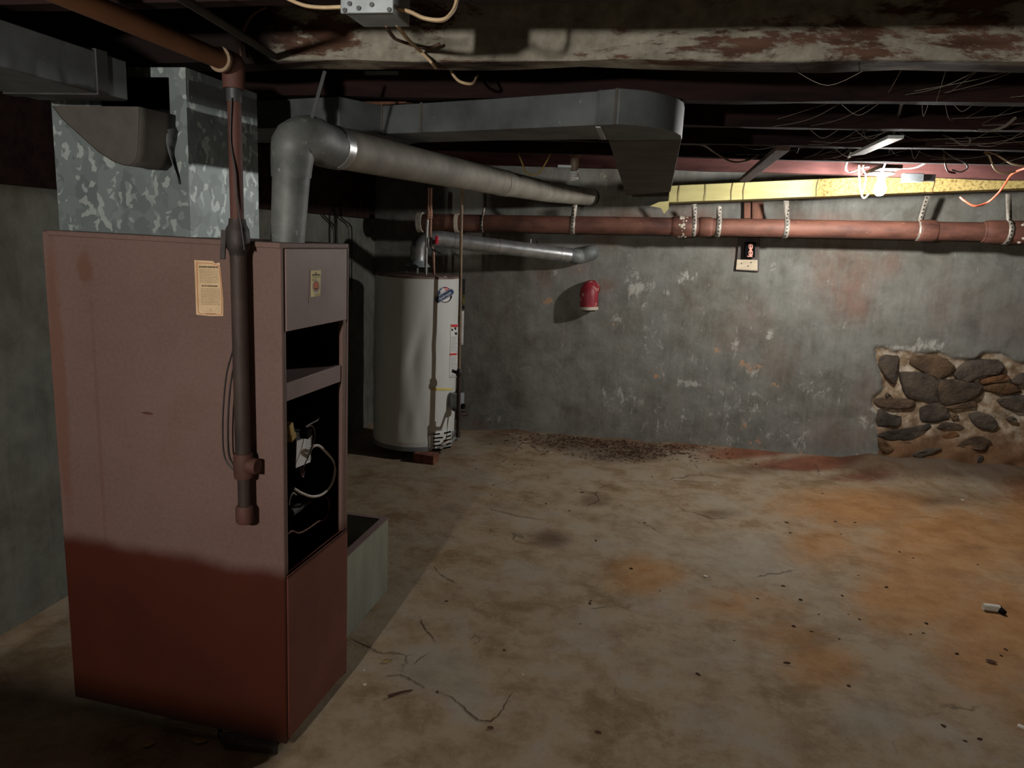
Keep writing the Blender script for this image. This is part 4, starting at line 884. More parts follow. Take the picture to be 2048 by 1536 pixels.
for v in tk.b.verts:
    r = Vector((v.co.x - HC.x, v.co.y - HC.y, 0))
    if r.length < HR * .99: continue
    ang = math.atan2(r.y, r.x); k = 0
    for c, rx, ry, dp, sk in dc:
        a2 = math.atan2(c.y - HC.y, c.x - HC.x); du = (ang - a2) * HR - sk * (v.co.z - c.z) * .5; dz = v.co.z - c.z
        k += dp * math.exp(-(du / rx) ** 2 * 1.2 - (dz / ry) ** 2 * 1.2)
    v.co -= r.normalized() * k
tk.build('tank_jacket', 'enamel', wh)
MB().lathe(HC + Vector((0, 0, HZ1 - .016)), [(HR - .03, 0), (HR + .003, 0), (HR + .003, .012), (HR - .005, .016), (0, .022)], seg=64).build('top_lid', 'enamel_top', wh)
plab(MB().lathe(HC + Vector((0, 0, HZ0 - .002)), [(0, 0), (HR + .002, 0), (HR + .002, .03), (HR - .01, .03)], seg=64).build('base_ring', 'grey_band', wh), 'grey band around the foot')
def cylgrid(c, off, nu=10, nv=6):
    tl, tr_, br, bl = [Vector(q) for q in c]; rows = []
    for j in range(nv + 1):
        v = j / nv; l, r = tl.lerp(bl, v), tr_.lerp(br, v)
        rows.append([hcyl(*l.lerp(r, i / nu), off) for i in range(nu + 1)])
    return rows
def cpatch(name, c, mat, parent, off=.0015, **k): return MB().sheet(cylgrid(c, off, **k)).build(name, mat, parent, solid=.0008)
# combustion air grille door
dr = cpatch('access_door', [(857, 868), (903, 858), (903, 893), (857, 902)], 'enamel', wh, .003)
b = MB()
for k in range(5):
    y = 867.5 + k * 7.6; w = (14, 20, 14, 20, 14)[k]
    b.sheet(cylgrid([(866 - (k > 3), y), (866 + w, y - 1.6), (866 + w, y + 1.4), (866 - (k > 3), y + 3)], .0045, 8, 1))
    x0 = (888, 893, 887, 892, 886)[k]
    b.sheet(cylgrid([(x0, y - 2.6), (902, y - 6), (902, y - 2.6), (x0, y + .6)], .0045, 8, 1))
b.build('air_slots', 'black', dr)
# labels
lb = cpatch('warning_label', [(901, 648), (917, 648), (916, 754), (899, 756)], 'white_label', wh, .0015, nv=20)
cpatch('red_header', [(902, 649), (916.5, 649), (916.5, 654), (902, 654)], 'red_ink', lb, .0026)
cpatch('red_rule', [(899.5, 707), (916, 706), (916, 710), (899.5, 711)], 'red_ink', lb, .0026)
b = MB(); rnd = random.Random(5)
for c in ([(903, 657.5), (906, 657.5), (906, 662), (903, 662)], [(908, 655), (913, 654.5), (912, 661), (909, 658)], [(909, 665), (914, 664.5), (914.5, 670), (910, 669)]): b.sheet(cylgrid(c, .0026, 3, 3))
b.build('pictogram', 'black_ink', lb)
b = MB()
for k in range(26):
    y = 674 + k * 3.05
    if 704 < y < 712: continue
    b.sheet(cylgrid([(902, y), (902 + rnd.uniform(9, 14), y - .3), (902 + rnd.uniform(9, 14), y + .7), (902, y + 1)], .0026, 4, 1))
b.build('label_text_lines', 'grey_ink', lb)
el_ = cpatch('energy_label', [(925, 558), (930.3, 558), (929, 618), (924, 618)], 'black_ink', wh, .0015, nv=10)
cpatch('yellow_panel', [(925.5, 590), (929.6, 590), (929, 611), (925, 611)], 'energy', el_, .0028)
cpatch('side_label', [(923.5, 622), (928, 622), (926.5, 690), (922.5, 690)], 'white_label', wh, .0015, nv=10)
yt = cpatch('yellow_tape', [(863, 775.5), (905, 776.5), (905, 781.5), (863, 781)], 'yellow_tape', wh, .0015)
cpatch('bracket_mark', [(888, 552.5), (893, 553), (893, 554), (888, 553.5)], 'white_label', wh, .0015)
# round logo sticker with its name band
def cdisc(name, cx, cy, rx, ry, off, mat, parent, a0=0, a1=360, n=40):
    pts = [hcyl(cx + rx * math.cos(R_(a0 + (a1 - a0) * i / n)), cy + ry * math.sin(R_(a0 + (a1 - a0) * i / n)), off) for i in range(n + 1)]
    c = hcyl(cx, cy, off) if a1 - a0 >= 360 else sum(pts, Vector()) / len(pts)
    b = MB(); cv = b.b.verts.new(c); vs = [b.b.verts.new(p) for p in pts]
    for i in range(n): b.face([cv, vs[i], vs[i + 1]])
    return b.build(name, mat, parent)
lg = cdisc('logo_sticker', 890, 589.5, 15.5, 17, .0016, 'white_label', wh)
cdisc('logo_upper', 890, 589, 14, 15.2, .0026, 'navy', lg, 170, 350)
cdisc('logo_lower', 890.5, 590, 14, 15.6, .0026, 'black_ink', lg, -10, 170)
b = MB()
for k, (x0, y0, x1, y1) in enumerate(((889, 575.5, 896, 574.6), (890, 579.5, 901, 577.6), (891, 583.5, 903, 581))):
    b.sheet(cylgrid([(x0, y0), (x1, y1), (x1 + .6, y1 + 2), (x0, y0 + 2)], .0036, 5, 1))
b.build('logo_stripes', 'red_ink', lg)
b = MB()
for x, y in ((881, 582), (885, 579), (882, 586), (886, 583.5), (884, 575.8)):
    b.sheet(cylgrid([(x - .8, y - .8), (x + .8, y - .8), (x + .8, y + .8), (x - .8, y + .8)], .0036, 1, 1))
b.build('logo_stars', 'white_label', lg)
def band(x0, y0, x1, y1, w, off, name, mat):
    a, c = Vector((x0, y0)), Vector((x1, y1)); d = (c - a).normalized(); n = Vector((-d.y, d.x)); L_ = (c - a).length; ol = []
    for i in range(13): ol.append(a - d * math.sin(R_(i * 15)) * w - n * math.cos(R_(i * 15)) * w)
    for i in range(13): ol.append(c + d * math.sin(R_(i * 15)) * w + n * math.cos(R_(i * 15)) * w)
    b = MB(); top_, bot = [], []
    for i in range(25):
        t_ = -w + (L_ + 2 * w) * i / 24
        e = w if 0 <= t_ <= L_ else math.sqrt(max(w * w - (t_ if t_ < 0 else t_ - L_) ** 2, 1e-4))
        q = a + d * t_; top_.append(hcyl(*(q - n * e), off)); bot.append(hcyl(*(q + n * e), off))
    return b.sheet([top_, bot]).build(name, mat, lg)
band(876, 599.5, 902, 584, 6.6, .0042, 'band_edge', 'grey_ink'); band(876, 599.5, 902, 584, 5.2, .0052, 'name_band', 'navy')
def text_mesh(body, size=1.0):
    cu = bpy.data.curves.new('lettering', 'FONT'); cu.body = body; cu.size = size; cu.align_x = 'CENTER'; cu.align_y = 'CENTER'; cu.resolution_u = 3
    o = bpy.data.objects.new('lettering', cu); COL.objects.link(o); bpy.context.view_layer.update()
    me = bpy.data.meshes.new_from_object(o.evaluated_get(bpy.context.evaluated_depsgraph_get())); bpy.data.objects.remove(o); return me
def lettering(body, cx, cy, dx, dy, hpx, off, mat, parent, bold=1.0):
    me = text_mesh(body); b = bmesh.new(); b.from_mesh(me); bpy.data.meshes.remove(me)
    w = max(v.co.x for v in b.verts) - min(v.co.x for v in b.verts); d = Vector((dx, dy)); L_ = d.length; d.normalize(); n = Vector((-d.y, d.x)); k = L_ / w
    bmesh.ops.subdivide_edges(b, edges=[e for e in b.edges if e.calc_length() > .3], cuts=1)
    for v in b.verts:
        q = Vector((cx, cy)) + d * v.co.x * k - n * v.co.y * hpx; v.co = hcyl(*q, off)
    mb = MB(); mb.b.free(); mb.b = b
    return mb.build('lettering', mat, parent)
lettering('Hydrojet', 889, 592.3, 25.5, -15.2, 7.6, .0062, 'white_label', lg)
# draft hood on the lid
hx, hy = HC.x, HC.y - .005
hd = MB()
for a in (20, 110, 200, 290):
    p = Vector((hx + .075 * math.cos(R_(a)), hy + .075 * math.sin(R_(a)), HZ1)); hd.bar(p, p + Vector((-.012 * math.cos(R_(a)), -.012 * math.sin(R_(a)), .055)), .012, .002, (math.cos(R_(a)), math.sin(R_(a)), 0))
hd.lathe((hx, hy, HZ1 + .05), [(.085, 0), (.083, .004), (.066, .028), (.052, .04), (.052, .05)], seg=28)
hd.build('draft_hood', 'steel', wh)
# burner control on the side, with its wires
cv = HC + Vector((HR * math.cos(R_(-12)), HR * math.sin(R_(-12)), 0)); cn = Vector((math.cos(R_(-12)), math.sin(R_(-12)), 0))
ctl_z = ony(930, 803, cv.y).z
rot = Matrix.Rotation(R_(-12), 3, 'Z')
ct = MB().box(cv + cn * .055 + Vector((0, 0, ctl_z)), (.075, .07, .12), rot).build('gas_control', 'steel', wh, bevel=.008); plab(ct, 'silver grey burner control')
MB().lathe(cv + cn * .06 + Vector((0, 0, ctl_z + .06)), [(0, 0), (.02, 0), (.018, .02), (0, .02)]).build('reset_knob', 'black', ct)
MB().lathe(cv + cn * .092 + Vector((0, 0, ctl_z - .03)), [(0, 0), (.02, 0), (.018, .018), (0, .018)], cn).build('control_knob', 'black', ct)
for k in range(3):
    d_ = .012 * k
    wire('thermocouple_lead', ('copper', 'white_cable', 'grey_cable')[k], wh, [cv + cn * (.05 + d_) + Vector((0, -.01 * k, ctl_z - .06)), cv + cn * (.06 + d_) + Vector((0, -.02, ctl_z - .15)), cv + cn * (.05 + d_) + Vector((0, -.05, ctl_z - .24 - d_)), cv + cn * (.01 + .2 * d_) + Vector((-.03, -.11, ctl_z - .28 - d_))], .003)
cpatch('burner_plate', [(905, 862), (917, 857), (916, 882), (904, 881)], 'steel', wh, .004)
# bricks
def brick(p, rz, label):
    return tag(MB().box(Vector((p.x, p.y, .033)), (.15, .10, .066), Matrix.Rotation(rz, 3, 'Z')).build('brick', 'brick', bevel=.005), label, 'brick', 'bricks under the water heater')
bk = onz(846, 929, 0)
brick(Vector((bk.x + .0, bk.y + .06, 0)), R_(-4), 'brown brick showing under the front of the water heater')
brick(HC + Vector((.12, .12, 0)), R_(30), 'brick in the dark under the back of the water heater, nearest the control')
brick(HC + Vector((-.16, .08, 0)), R_(-30), 'brick in the dark under the water heater, nearest the left wall')

# ------------------------------------------------------------------ water heater vent, water and gas pipes
vt = thing('heater_vent', 'shiny metal vent pipe from the water heater to the back wall', 'vent pipe', (hx, hy, HZ1 + .09))
v0 = Vector((hx, hy, HZ1 + .088)); ve = onw(1182, 506, .06); v2 = Vector((hx + .12, hy + .09, 1.478)); v9 = onw(1150, 512, .11); vd = (v9 - v2).normalized()
MB().tube([v0, v0 + Vector((0, 0, .04)), v0 + Vector((.005, 0, .10)), Vector((hx + .05, hy + .04, 1.468)), v2, v2 + vd * .08], [.052, .052, .054, .056, .056, .054], 22, 4).build('elbow', 'alu', vt)
MB().tube([v2 + vd * .03, v9], .0515, 24).build('straight_pipe', 'alu', vt)
for d_ in (.10, .42, (v9 - v2).length - .12): MB().tube([v2 + vd * d_, v2 + vd * (d_ + .03)], .0535, 24).build('crimp_joint', 'alu', vt)
MB().tube([v9 - vd * .04, v9 + vd * .01, v9 + vd * .05 + Vector((0, .02, .006)), ve + Vector((0, .0, .004)), ve - WN * .06], [.052, .054, .055, .055, .054], 22, 4).build('wall_elbow', 'flue_spot', vt)
MB().lathe(v2 + vd * .66 + Vector((0, 0, .05)), [(0, 0), (.004, 0), (.004, .03), (0, .03)]).build('screw', 'steel', vt)
CY = 4.70
wp_ = thing('water_pipe', 'grey soldered water pipe running down to the water heater lid, left one of two', 'pipe', ony(853, 533, CY), 0, 'water pipes above the heater')
p_ = [ony(x, y, CY) for x, y in ((858, 376), (857, 415), (855, 440), (853, 480), (852, 532))]
p_[-1].z = HZ1 + .006
MB().tube(p_[:3], .0085, 10).build('copper_section', 'copper', wp_); MB().tube(p_[2:], .0105, 10).build('lower_section', 'copper_grey', wp_)
b = MB()
for y in (424, 428, 432, 436): p = ony(857, y, CY); b.lathe(p, [(0, 0), (.014, 0), (.014, .007), (0, .007)], seg=12)
b.build('fitting', 'copper', wp_)
wq = thing('water_pipe', 'copper water pipe with a red handled valve above the water heater, right one of two', 'pipe', ony(864, 500, CY + .02), 0, 'water pipes above the heater')
p_ = [ony(x, y, CY + .02) for x, y in ((863, 376), (862, 415), (861, 465), (862, 490))] + [Vector((ony(866, 510, CY + .02).x, CY + .03, 1.40)), Vector((ony(868, 510, CY + .02).x, CY + .03, HZ1 + .006))]
MB().tube(p_, .009, 10).build('pipe_run', 'copper', wq)
b = MB()
for y in (424, 428, 432, 436): b.lathe(ony(862, y, CY + .02), [(0, 0), (.013, 0), (.013, .007), (0, .007)], seg=12)
b.build('fitting', 'copper', wq)
vb = ony(865, 484, CY); MB().tube([vb, vb + Vector((.03, -.02, 0))], .014, 12).lathe(vb + Vector((-.003, .0, -.03)), [(0, 0), (.017, 0), (.019, .03), (.017, .06), (0, .06)], seg=12).build('valve_body', 'black_iron', wq)
hp = ony(873.5, 479, CY - .03); plab(MB().lathe(hp + Vector((0, 0, -.028)), [(0, 0), (.012, .0), (.014, .008), (.010, .016), (.014, .024), (.010, .032), (.014, .042), (.010, .05), (0, .052)], seg=12).build('valve_handle', 'red_valve', wq), 'red valve handle')
hb = ony(872, 502, CY - .02); MB().bar(hb + Vector((-.03, 0, .01)), hb + Vector((.04, -.01, -.015)), .012, .012).build('lower_lever', 'blue_valve', wq)
GP = 4.62
gq = thing('heater_gas_pipe', 'thin tan gas pipe dropping in front of the water heater to its control', 'pipe', ony(917, 868, GP))
g = [ony(x, y, GP) for x, y in ((920, 380), (919, 500), (918, 742), (918, 830), (916, 868))]
gx2 = g[2].x
W2 = lambda z: Vector((gx2 - .02 * (z - g[2].z), GP, z))
MB().tube([W2(1.86), W2(g[2].z)], .0105, 12).build('thin_pipe', 'gas_pipe', gq)
MB().lathe(W2(g[2].z - .035), [(0, 0), (.016, 0), (.022, .01), (.022, .03), (.016, .04), (.013, .05), (0, .05)], seg=10).bar(W2(g[2].z - .01) + Vector((-.02, 0, 0)), W2(g[2].z - .01) + Vector((-.045, -.01, .01)), .012, .02).build('shutoff_valve', 'black_iron', gq)
MB().tube([W2(g[2].z - .03), W2(g[3].z)], .0135, 12).build('lower_pipe', 'brown_iron', gq)
MB().lathe(W2(g[3].z - .03), [(0, 0), (.021, 0), (.021, .06), (0, .06)], seg=12).build('tee', 'brown_iron', gq)
MB().tube([W2(g[3].z - .02), W2(g[4].z)], .0125, 12).lathe(W2(g[4].z - .02), [(0, 0), (.017, 0), (.017, .03), (0, .03)], seg=10).build('drip_leg', 'brown_iron', gq)
MB().tube([W2(g[3].z), W2(g[3].z) + Vector((.05, .05, 0)), cv + cn * .04 + Vector((0, -.04, g[3].z + .01))], .012, 10).build('branch_pipe', 'brown_iron', gq)

# ------------------------------------------------------------------ cast iron drain along the back wall
DOFF = .25
def dpt(px, py): return onw(px, py, DOFF)
dl = [dpt(848, 442), dpt(1200, 450.5), dpt(1700, 459), dpt(2035, 467)]
a0, a1 = dl[1], dl[2]; dd = (a1 - a0).normalized()
def along(px):
    p = dpt(px, 452); t_ = (p - a0).dot(WD) / dd.dot(WD); return a0 + dd * t_
dp = thing('drain_pipe', 'long red brown cast iron drain pipe along the back wall', 'pipe', along(1450))
RP = .060
MB().tube([along(848), along(2350)], RP, 28).build('pipe_barrel', 'cast', dp)
def hub(p0, p1, r, name='hub', mat='cast'):
    a, c = along(p0), along(p1); d = c - a
    return MB().tube([a, a + d * .08, a + d * .2, a + d * .92, c], [RP, r * .97, r, r, r * .94], 28).build(name, mat, dp)
hub(1342, 1383, .068); hub(1424, 1398, .067); hub(1834, 1872, .071); hub(1965, 2075, .074); hub(1978, 1966, .066)
plab(MB().tube([along(836), along(846)], [.074, .072], 24).build('end_ring', 'plaster', dp), 'pale plaster ring at the far left end')
plab(MB().tube([along(911), along(918)], [.070, .068], 24).build('joint_ring', 'plaster', dp), 'pale ring behind the thin gas pipe')
b = MB(); rnd = random.Random(11); cp = along(1365)
for k in range(26):
    th = R_(rnd.uniform(100, 260)); off = rnd.gauss(0, .012); rad = .069
    c = cp + WD * off + (WN * -math.cos(th) + Vector((0, 0, 1)) * math.sin(th)) * rad
    b.lathe(c, [(0, -.004), (rnd.uniform(.004, .012), 0), (0, .004)], WN + Vector((0, 0, math.sin(th))), 7)
plab(b.build('plaster_smear', 'plaster', dp), 'white plaster splashed on the hub')
hubp = along(2046); b = MB()
for k in range(16):
    th = R_(rnd.uniform(120, 240)); c = hubp + WD * rnd.gauss(0, .02) + (WN * -math.cos(th) + Vector((0, 0, 1)) * math.sin(th)) * .074
    b.lathe(c, [(0, -.004), (rnd.uniform(.005, .014), 0), (0, .004)], WN, 7)
b.build('plaster_smear', 'plaster', dp)

def strap(px_t, py_t, px, label, RP=.060, w=.034):
    p = along(px); top_ = onw(px_t, py_t, DOFF + .062); top_.z = max(top_.z, p.z + .10)
    if top_.x > ya.x: top_.z = min(top_.z, yz(top_.x) - .008)
    pts = [top_]
    for a in (80, 50, 20, -10, -40, -70, -90):
        pts.append(p + WN * (RP + .0035) * math.cos(R_(a)) + Vector((0, 0, (RP + .0035) * math.sin(R_(a)))))
    rows = [[q - WD * w / 2, q + WD * w / 2] for q in pts]
    o = MB().sheet(rows).build('pipe_strap', 'strap', None, solid=.0018)
    # put the origin on the strap's centre line so that its holes run down the middle
    d = (p - o.location); d.z = 0
    o.data.transform(Matrix.Translation(-d)); o.location += d; o.data.transform(Matrix.Rotation(-math.atan2(WD.y, WD.x), 4, 'Z')); o.rotation_euler.z = math.atan2(WD.y, WD.x)
    return tag(o, label, 'strap', 'perforated straps holding the drain pipe')
strap(1150, 405, 1146, 'perforated strap on the drain pipe near the vent elbow')
strap(1389, 402, 1387, 'rusty perforated strap just right of the plaster splashed hub')
strap(1438, 412, 1436, 'perforated strap next to the two brown boards above the outlet')
strap(1573, 398, 1571, 'pale perforated strap on the drain pipe left of the bulb')
strap(1856, 392, 1838, 'slanting perforated strap beside the hub right of the bulb', .064)
strap(2017, 388, 2014, 'wide perforated strap at the right end of the drain pipe', .075)
strap(968, 415, 966, 'thin dark strap around the drain pipe right of the water heater', w=.016)

# outlet on its board
ob = quad(onw, [(1478, 462), (1519, 462), (1517, 543), (1471, 540)], .0, .022, 'outlet_board', 'board_dark', None, bevel=.002); tag(ob, 'dark board hanging on the back wall, carrying the outlet', 'board')
lw_ = quad(onw, [(1474, 519), (1515, 520), (1515, 541), (1472, 539)], .0225, .002, 'bare_end', 'board', ob); plab(lw_, 'pale bare end of the board')
b = MB()
for x, y in ((1502, 525), (1496.5, 532), (1483, 527)): b.lathe(onw(x, y, .0245), [(0, 0), (.0045, 0), (.0045, .0008), (0, .0008)], WN, 10)
b.build('nail_hole', 'black_ink', ob)
ou = thing('outlet', 'black outlet box with a pink duplex receptacle on the dark board under the drain pipe', 'outlet', onw(1497, 516, .03))
quad(onw, [(1489, 484), (1509, 484), (1508, 515), (1488, 514)], .026, .045, 'outlet_box', 'black', ou, bevel=.003)
b = MB()
for cy in (493, 506):
    pts = [onw(1501.2 + 4.9 * max(-.86, min(.86, math.cos(R_(a)))) , cy + 5.6 * math.sin(R_(a)), .0715) for a in range(0, 360, 15)]; b.prism(pts, WN * .006)
b.prism([onw(x, y, .0715) for x, y in ((1499, 494), (1503.5, 494), (1503.5, 505), (1499, 505))], WN * .004); b.prism([onw(x, y, .0715) for x, y in ((1494.5, 511.5), (1505, 511.5), (1504.5, 514), (1494.5, 513.5))], WN * .004)
rc = b.build('receptacle', 'pink', ou)
b = MB()
for cy in (493, 506):
    for dx in (-2, 2): b.prism([onw(1501.2 + dx + q, cy + e, .078) for q, e in ((-.8, -2.2), (.8, -2.2), (.8, 2.2), (-.8, 2.2))], WN * .001)
b.build('slot', 'black_ink', rc)
for pts, lab in (([(1487, 405), (1500, 405), (1500, 437), (1487, 437)], 'narrow brown board above the drain pipe, left of the pair over the outlet'), ([(1503, 404), (1526, 404), (1526, 438), (1503, 438)], 'wider brown board above the drain pipe, right of the pair over the outlet')):
    o = quad(onw, pts, .004, .03, 'brown_board', 'brown_board', None, bevel=.002); tag(o, lab, 'board')

# red elbow stub on the wall
rs = thing('pipe_stub', 'chipped red downturned pipe elbow sticking out of the back wall', 'pipe stub', onw(1177, 622, .1))
w0, w1_, w2_ = onw(1186, 578, -.02), onw(1182, 577, .045), onw(1178, 586, .078); w3_ = onw(1178, 613, .082); w4_ = onw(1178, 619, .082)
MB().tube([w0, w1_, w2_, w3_], [.056, .064, .068, .066], 24, 5).build('elbow', 'red_enamel', rs)
plab(MB().tube([w3_, w4_], [.068, .069], 24).build('rim', 'plaster', rs), 'white crusted rim')
MB().tube([w3_, w4_ + Vector((0, 0, -.012))], .045, 20).build('mouth', 'brown_iron', rs)

# ------------------------------------------------------------------ debris on the floor
bits = [(1365, 908), (1512, 930), (1645, 987), (1573, 1046), (1580, 1066), (1682, 1069), (1671, 1044), (1710, 1046), (1799, 1105), (1826, 1117), (1956, 1130), (1717, 1152), (1773, 1175), (1684, 1192), (1567, 1173), (1515, 1198), (1601, 1201), (1637, 1229), (1697, 1229), (1719, 1239), (1852, 1248), (1821, 1269), (1847, 1267), (1623, 1264), (1678, 1279), (1587, 1253), (1469, 1282), (1574, 1327), (1914, 1308), (2002, 1312), (2012, 1300), (1396, 1349), (1697, 1372), (1895, 972),
        (983, 990), (1096, 955), (987, 971), (981, 1061), (1139, 1022), (1164, 986), (1092, 1008), (1289, 1046), (1192, 1082), (1304, 954), (1262, 1138), (1320, 1182), (1180, 1207), (893, 1203), (1161, 1248), (1029, 930), (1065, 932), (952, 938), (1181, 1202), (1886, 1452), (1960, 1478), (1930, 1482), (1008, 1301), (980, 1456), (875, 1385), (1196, 1465)]
rnd = random.Random(21); proto = []
for k in range(4):
    b = MB(); n = 9
    ol = [Vector((math.cos(2 * math.pi * i / n) * .011 * (1 + .5 * rnd.uniform(-1, 1)), math.sin(2 * math.pi * i / n) * .0045 * (1 + .6 * rnd.uniform(-1, 1)), 0)) for i in range(n)]
    top_ = [b.b.verts.new(p * .7 + Vector((0, 0, .004 + .002 * rnd.random()))) for p in ol]; bot = [b.b.verts.new(p) for p in ol]
    b.face(top_); b.face(bot[::-1])
    for i in range(n): b.face([bot[i], bot[(i + 1) % n], top_[(i + 1) % n], top_[i]])
    me = bpy.data.meshes.new('bark_bit'); bmesh.ops.recalc_face_normals(b.b, faces=b.b.faces); b.b.to_mesh(me); b.b.free(); me.materials.append(M['leaf']); proto.append(me)
def floorz(x, y):
    i = int(np.clip(np.searchsorted(gx, x), 0, len(gx) - 1)); j_ = int(np.clip(np.searchsorted(gy, y), 0, len(gy) - 1)); return float(Z[j_, i])
for i, (x, y) in enumerate(bits):
    p = onz(x, y, 0); o = bpy.data.objects.new('bark_bit', proto[i % 4]); COL.objects.link(o)
    o.location = (p.x, p.y, floorz(p.x, p.y) + .0005); o.rotation_euler = (0, 0, rnd.uniform(-.9, .5)); s = rnd.uniform(.4, 1.0); o.scale = (s, s, s)
    tag(o, 'small dark bark bit lying on the stained concrete floor', 'debris', 'bark bits on the floor')
cm = MB().prism([(math.cos(a) * .009 * q, math.sin(a) * .006 * q, 0) for a, q in zip([i * 1.047 for i in range(6)], (1, .8, 1.1, .9, 1, .7))], (0, 0, .004)); bmesh.ops.recalc_face_normals(cm.b, faces=cm.b.faces)
cme = bpy.data.meshes.new('plaster_chip'); cm.b.to_mesh(cme); cm.b.free(); cme.materials.append(M['chip'])
for i, (x, y) in enumerate(((1411, 1154), (1925, 1001), (1645, 948), (1963, 1028), (1428, 971), (1497, 988), (960, 919), (968, 917), (1020, 876), (1045, 890), (1142, 885), (1103, 906), (990, 915), (1150, 884), (1186, 901), (730, 1370), (1046, 1350), (1555, 966), (1398, 925), (728, 1341))):
    p = onz(x, y, 0); o = bpy.data.objects.new('plaster_chip', cme); COL.objects.link(o); s = rnd.uniform(.45, .9) if i > 1 else 1.3
    o.location = (p.x, p.y, floorz(p.x, p.y) + .0005); o.rotation_euler = (0, 0, rnd.uniform(0, 3)); o.scale = (s, s, s)
    tag(o, 'tiny white plaster chip lying on the floor', 'debris', 'plaster chips on the floor')
tw = [onz(777, 1396, 0), onz(800, 1388, 0), onz(823, 1384, 0)]
tag(MB().tube([p + Vector((0, 0, .006)) for p in tw], [.006, .004, .004], 7, 3).build('twig', 'leaf'), 'thin dark twig lying on the floor right of the furnace foot', 'twig')
def leaf(px, py, mat, label, r=.02, rz=0):
    p = onz(px, py, 0); z = floorz(p.x, p.y); rows = []
    for u in range(7):
        t_ = u / 6 * 2 - 1; w_ = r * .55 * (1 - t_ * t_) + .0008
        rows.append([p + Matrix.Rotation(rz, 3, 'Z') @ Vector((t_ * r, s * w_, z + .003 + .25 * abs(s) * w_ + .15 * r * t_ * t_)) for s in (-1, 0, 1)])
    return tag(MB().sheet(rows).build('leaf', mat, None, solid=.0008), label, 'leaf')
leaf(298, 1492, 'pale_leaf', 'pale curled leaf on the floor in front of the furnace, farther from its corner', .018, .9)
leaf(400, 1485, 'pale_leaf', 'larger pale curled leaf on the floor in front of the wood shim', .024, .2)
leaf(773, 1324, 'pale_leaf', 'pale dry leaf on the floor right of the furnace panel', .018, .6)
leaf(1982, 1325, 'leaf', 'dark leaf on the orange stained floor near the white roll', .02, -.3)
rp_ = onz(1980, 1222, 0); rl = thing('paper_roll', 'small white paper roll with a dark end lying on the orange stained floor', 'litter', rp_)
ra, rb_ = onz(1965, 1220, 0), onz(1997, 1224, 0)
MB().tube([ra + Vector((0, 0, .016)), rb_ + Vector((0, 0, .016))], .016, 14).build('paper', 'white_plastic', rl)
MB().tube([rb_ + Vector((0, 0, .014)), onz(2008, 1231, 0) + Vector((0, 0, .012))], [.015, .011], 12).build('dark_end', 'black', rl)
tag(MB().bar(onz(2036, 1450, .004), onz(2075, 1468, .004), .014, .006).build('wood_stick', 'chip'), 'white stick on the floor at the lower right edge', 'stick')
# cracks and flaking edges in the concrete belong to the floor
def crack(pts, w):
    P = [onz(x, y, 0) for x, y in pts]; Q = []
    for i in range(len(P) - 1):
        for k in range(6):
            q = P[i].lerp(P[i + 1], k / 6); Q.append(q + Vector((rnd.gauss(0, 1), rnd.gauss(0, 1), 0)) * (P[i + 1] - P[i]).length * .035)
    Q.append(P[-1]); L_, R2 = [], []
    for i, q in enumerate(Q):
        d = (Q[min(i + 1, len(Q) - 1)] - Q[max(i - 1, 0)]).normalized(); n = Vector((-d.y, d.x, 0)) * w * .55 * (.25 + rnd.random()) * (.3 + math.sin(math.pi * i / (len(Q) - 1)))
        z = Vector((0, 0, floorz(q.x, q.y) - q.z + .0022)); L_.append(q + n + z); R2.append(q - n + z)
    MB().sheet([L_, R2]).build('crack', 'crack', flo)
M['crack'] = mottled('crack_brown', lin(80, 65, 51), lin(104, 86, 68), 20, .95, spec=.1)  # flat brown colour for the crack strips
rnd = random.Random(33)
for pts, w in (([(980, 1010), (985, 1020), (1010, 1026), (1040, 1034), (1075, 1038), (1095, 1042)], .004), ([(866, 1130), (880, 1148), (898, 1160), (915, 1168)], .004), ([(838, 1232), (848, 1256), (862, 1272), (872, 1288)], .004), ([(770, 1352), (800, 1350), (830, 1365), (850, 1378)], .004),
               ([(872, 1385), (905, 1396), (930, 1420), (955, 1440), (980, 1444), (1000, 1430), (1015, 1400), (1026, 1384)], .004), ([(936, 1282), (950, 1272), (962, 1278), (955, 1286), (940, 1288)], .002), ([(1335, 1000), (1370, 1020), (1420, 1036), (1480, 1040)], .003), ([(828, 1330), (838, 1318), (852, 1310)], .003), ([(1010, 975), (1018, 968), (1050, 952)], .002)):
    crack(pts, w)
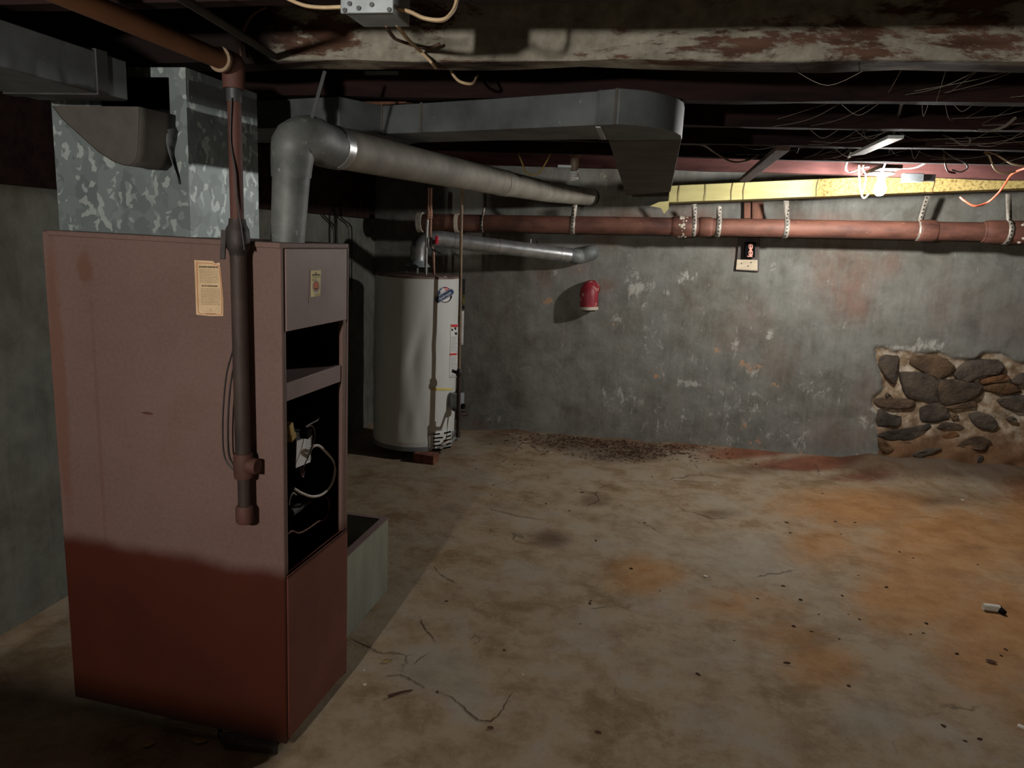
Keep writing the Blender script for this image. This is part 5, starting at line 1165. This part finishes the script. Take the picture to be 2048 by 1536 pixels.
# loose dirt and splinters heaped along the wall foot: nobody could count it
b = MB(); rnd = random.Random(4)
for k in range(900):
    cl_ = rnd.choice(((1245, 905, 36, 8), (1180, 888, 50, 5), (1290, 908, 40, 7), (1240, 900, 80, 12), (1330, 905, 60, 10), (1120, 884, 60, 6))); px = rnd.gauss(cl_[0], cl_[2]); py = rnd.gauss(cl_[1], cl_[3])
    p = onz(px, py, 0); p.z = floorz(p.x, p.y) + .003
    if wally(p.x) - p.y < .05: p.y = wally(p.x) - rnd.uniform(.05, .2); p.z = floorz(p.x, p.y) + .003
    d_ = Vector((rnd.gauss(0, 1), rnd.gauss(0, .5), rnd.gauss(0, .08))).normalized() * rnd.uniform(.002, .012) * (2.2 if rnd.random() < .08 else 1)
    b.bar(p - d_, p + d_, rnd.uniform(.002, .005), rnd.uniform(.002, .004))
tag(b.build('floor_dirt', 'leaf'), 'heap of dark splinters and dirt along the foot of the back wall', 'dirt', None, 'stuff')
# cobwebs between the joists
b = MB(); rnd = random.Random(8)
def strand(p, q, sag): 
    p, q = Vector(p), Vector(q); mdl = (p + q) / 2 - Vector((0, 0, sag)); b.tube([p, mdl, q], .0007, 4, 5)
for k in range(70):
    x = rnd.uniform(.45, 1.5); j0, j1 = rnd.choice(((1.97, 2.37), (2.39, 2.85), (2.87, 3.31), (3.33, 3.79)))
    z = ZB + rnd.uniform(.0, .05); strand((x, j0 + .02, z), (x + rnd.gauss(0, .22), j1 - .01, ZB + rnd.uniform(0, .04)), rnd.uniform(.0, .03))
for k in range(14):
    x = rnd.uniform(0.2, 1.6); yj = rnd.choice((1.99, 2.41, 2.89, 3.35)); strand((x, yj, ZB), (x + rnd.gauss(0, .1), yj, ZB + .002), rnd.uniform(.01, .04))
tag(b.build('cobwebs', 'cobweb'), 'dusty cobweb strands strung between the joists at the upper right', 'cobweb', None, 'stuff')

# ------------------------------------------------------------------ render look
SC.view_settings.view_transform = 'Standard'; SC.view_settings.look = 'None'; SC.view_settings.gamma = 1; SC.view_settings.use_curve_mapping = False
SC.view_settings.exposure = 0.0
w = bpy.data.worlds.new('world'); w.use_nodes = True; w.node_tree.nodes['Background'].inputs[0].default_value = (0, 0, 0, 1); SC.world = w
SC.cycles.use_denoising = True; SC.cycles.max_bounces = 8; SC.cycles.diffuse_bounces = 2; SC.cycles.sample_clamp_indirect = 6
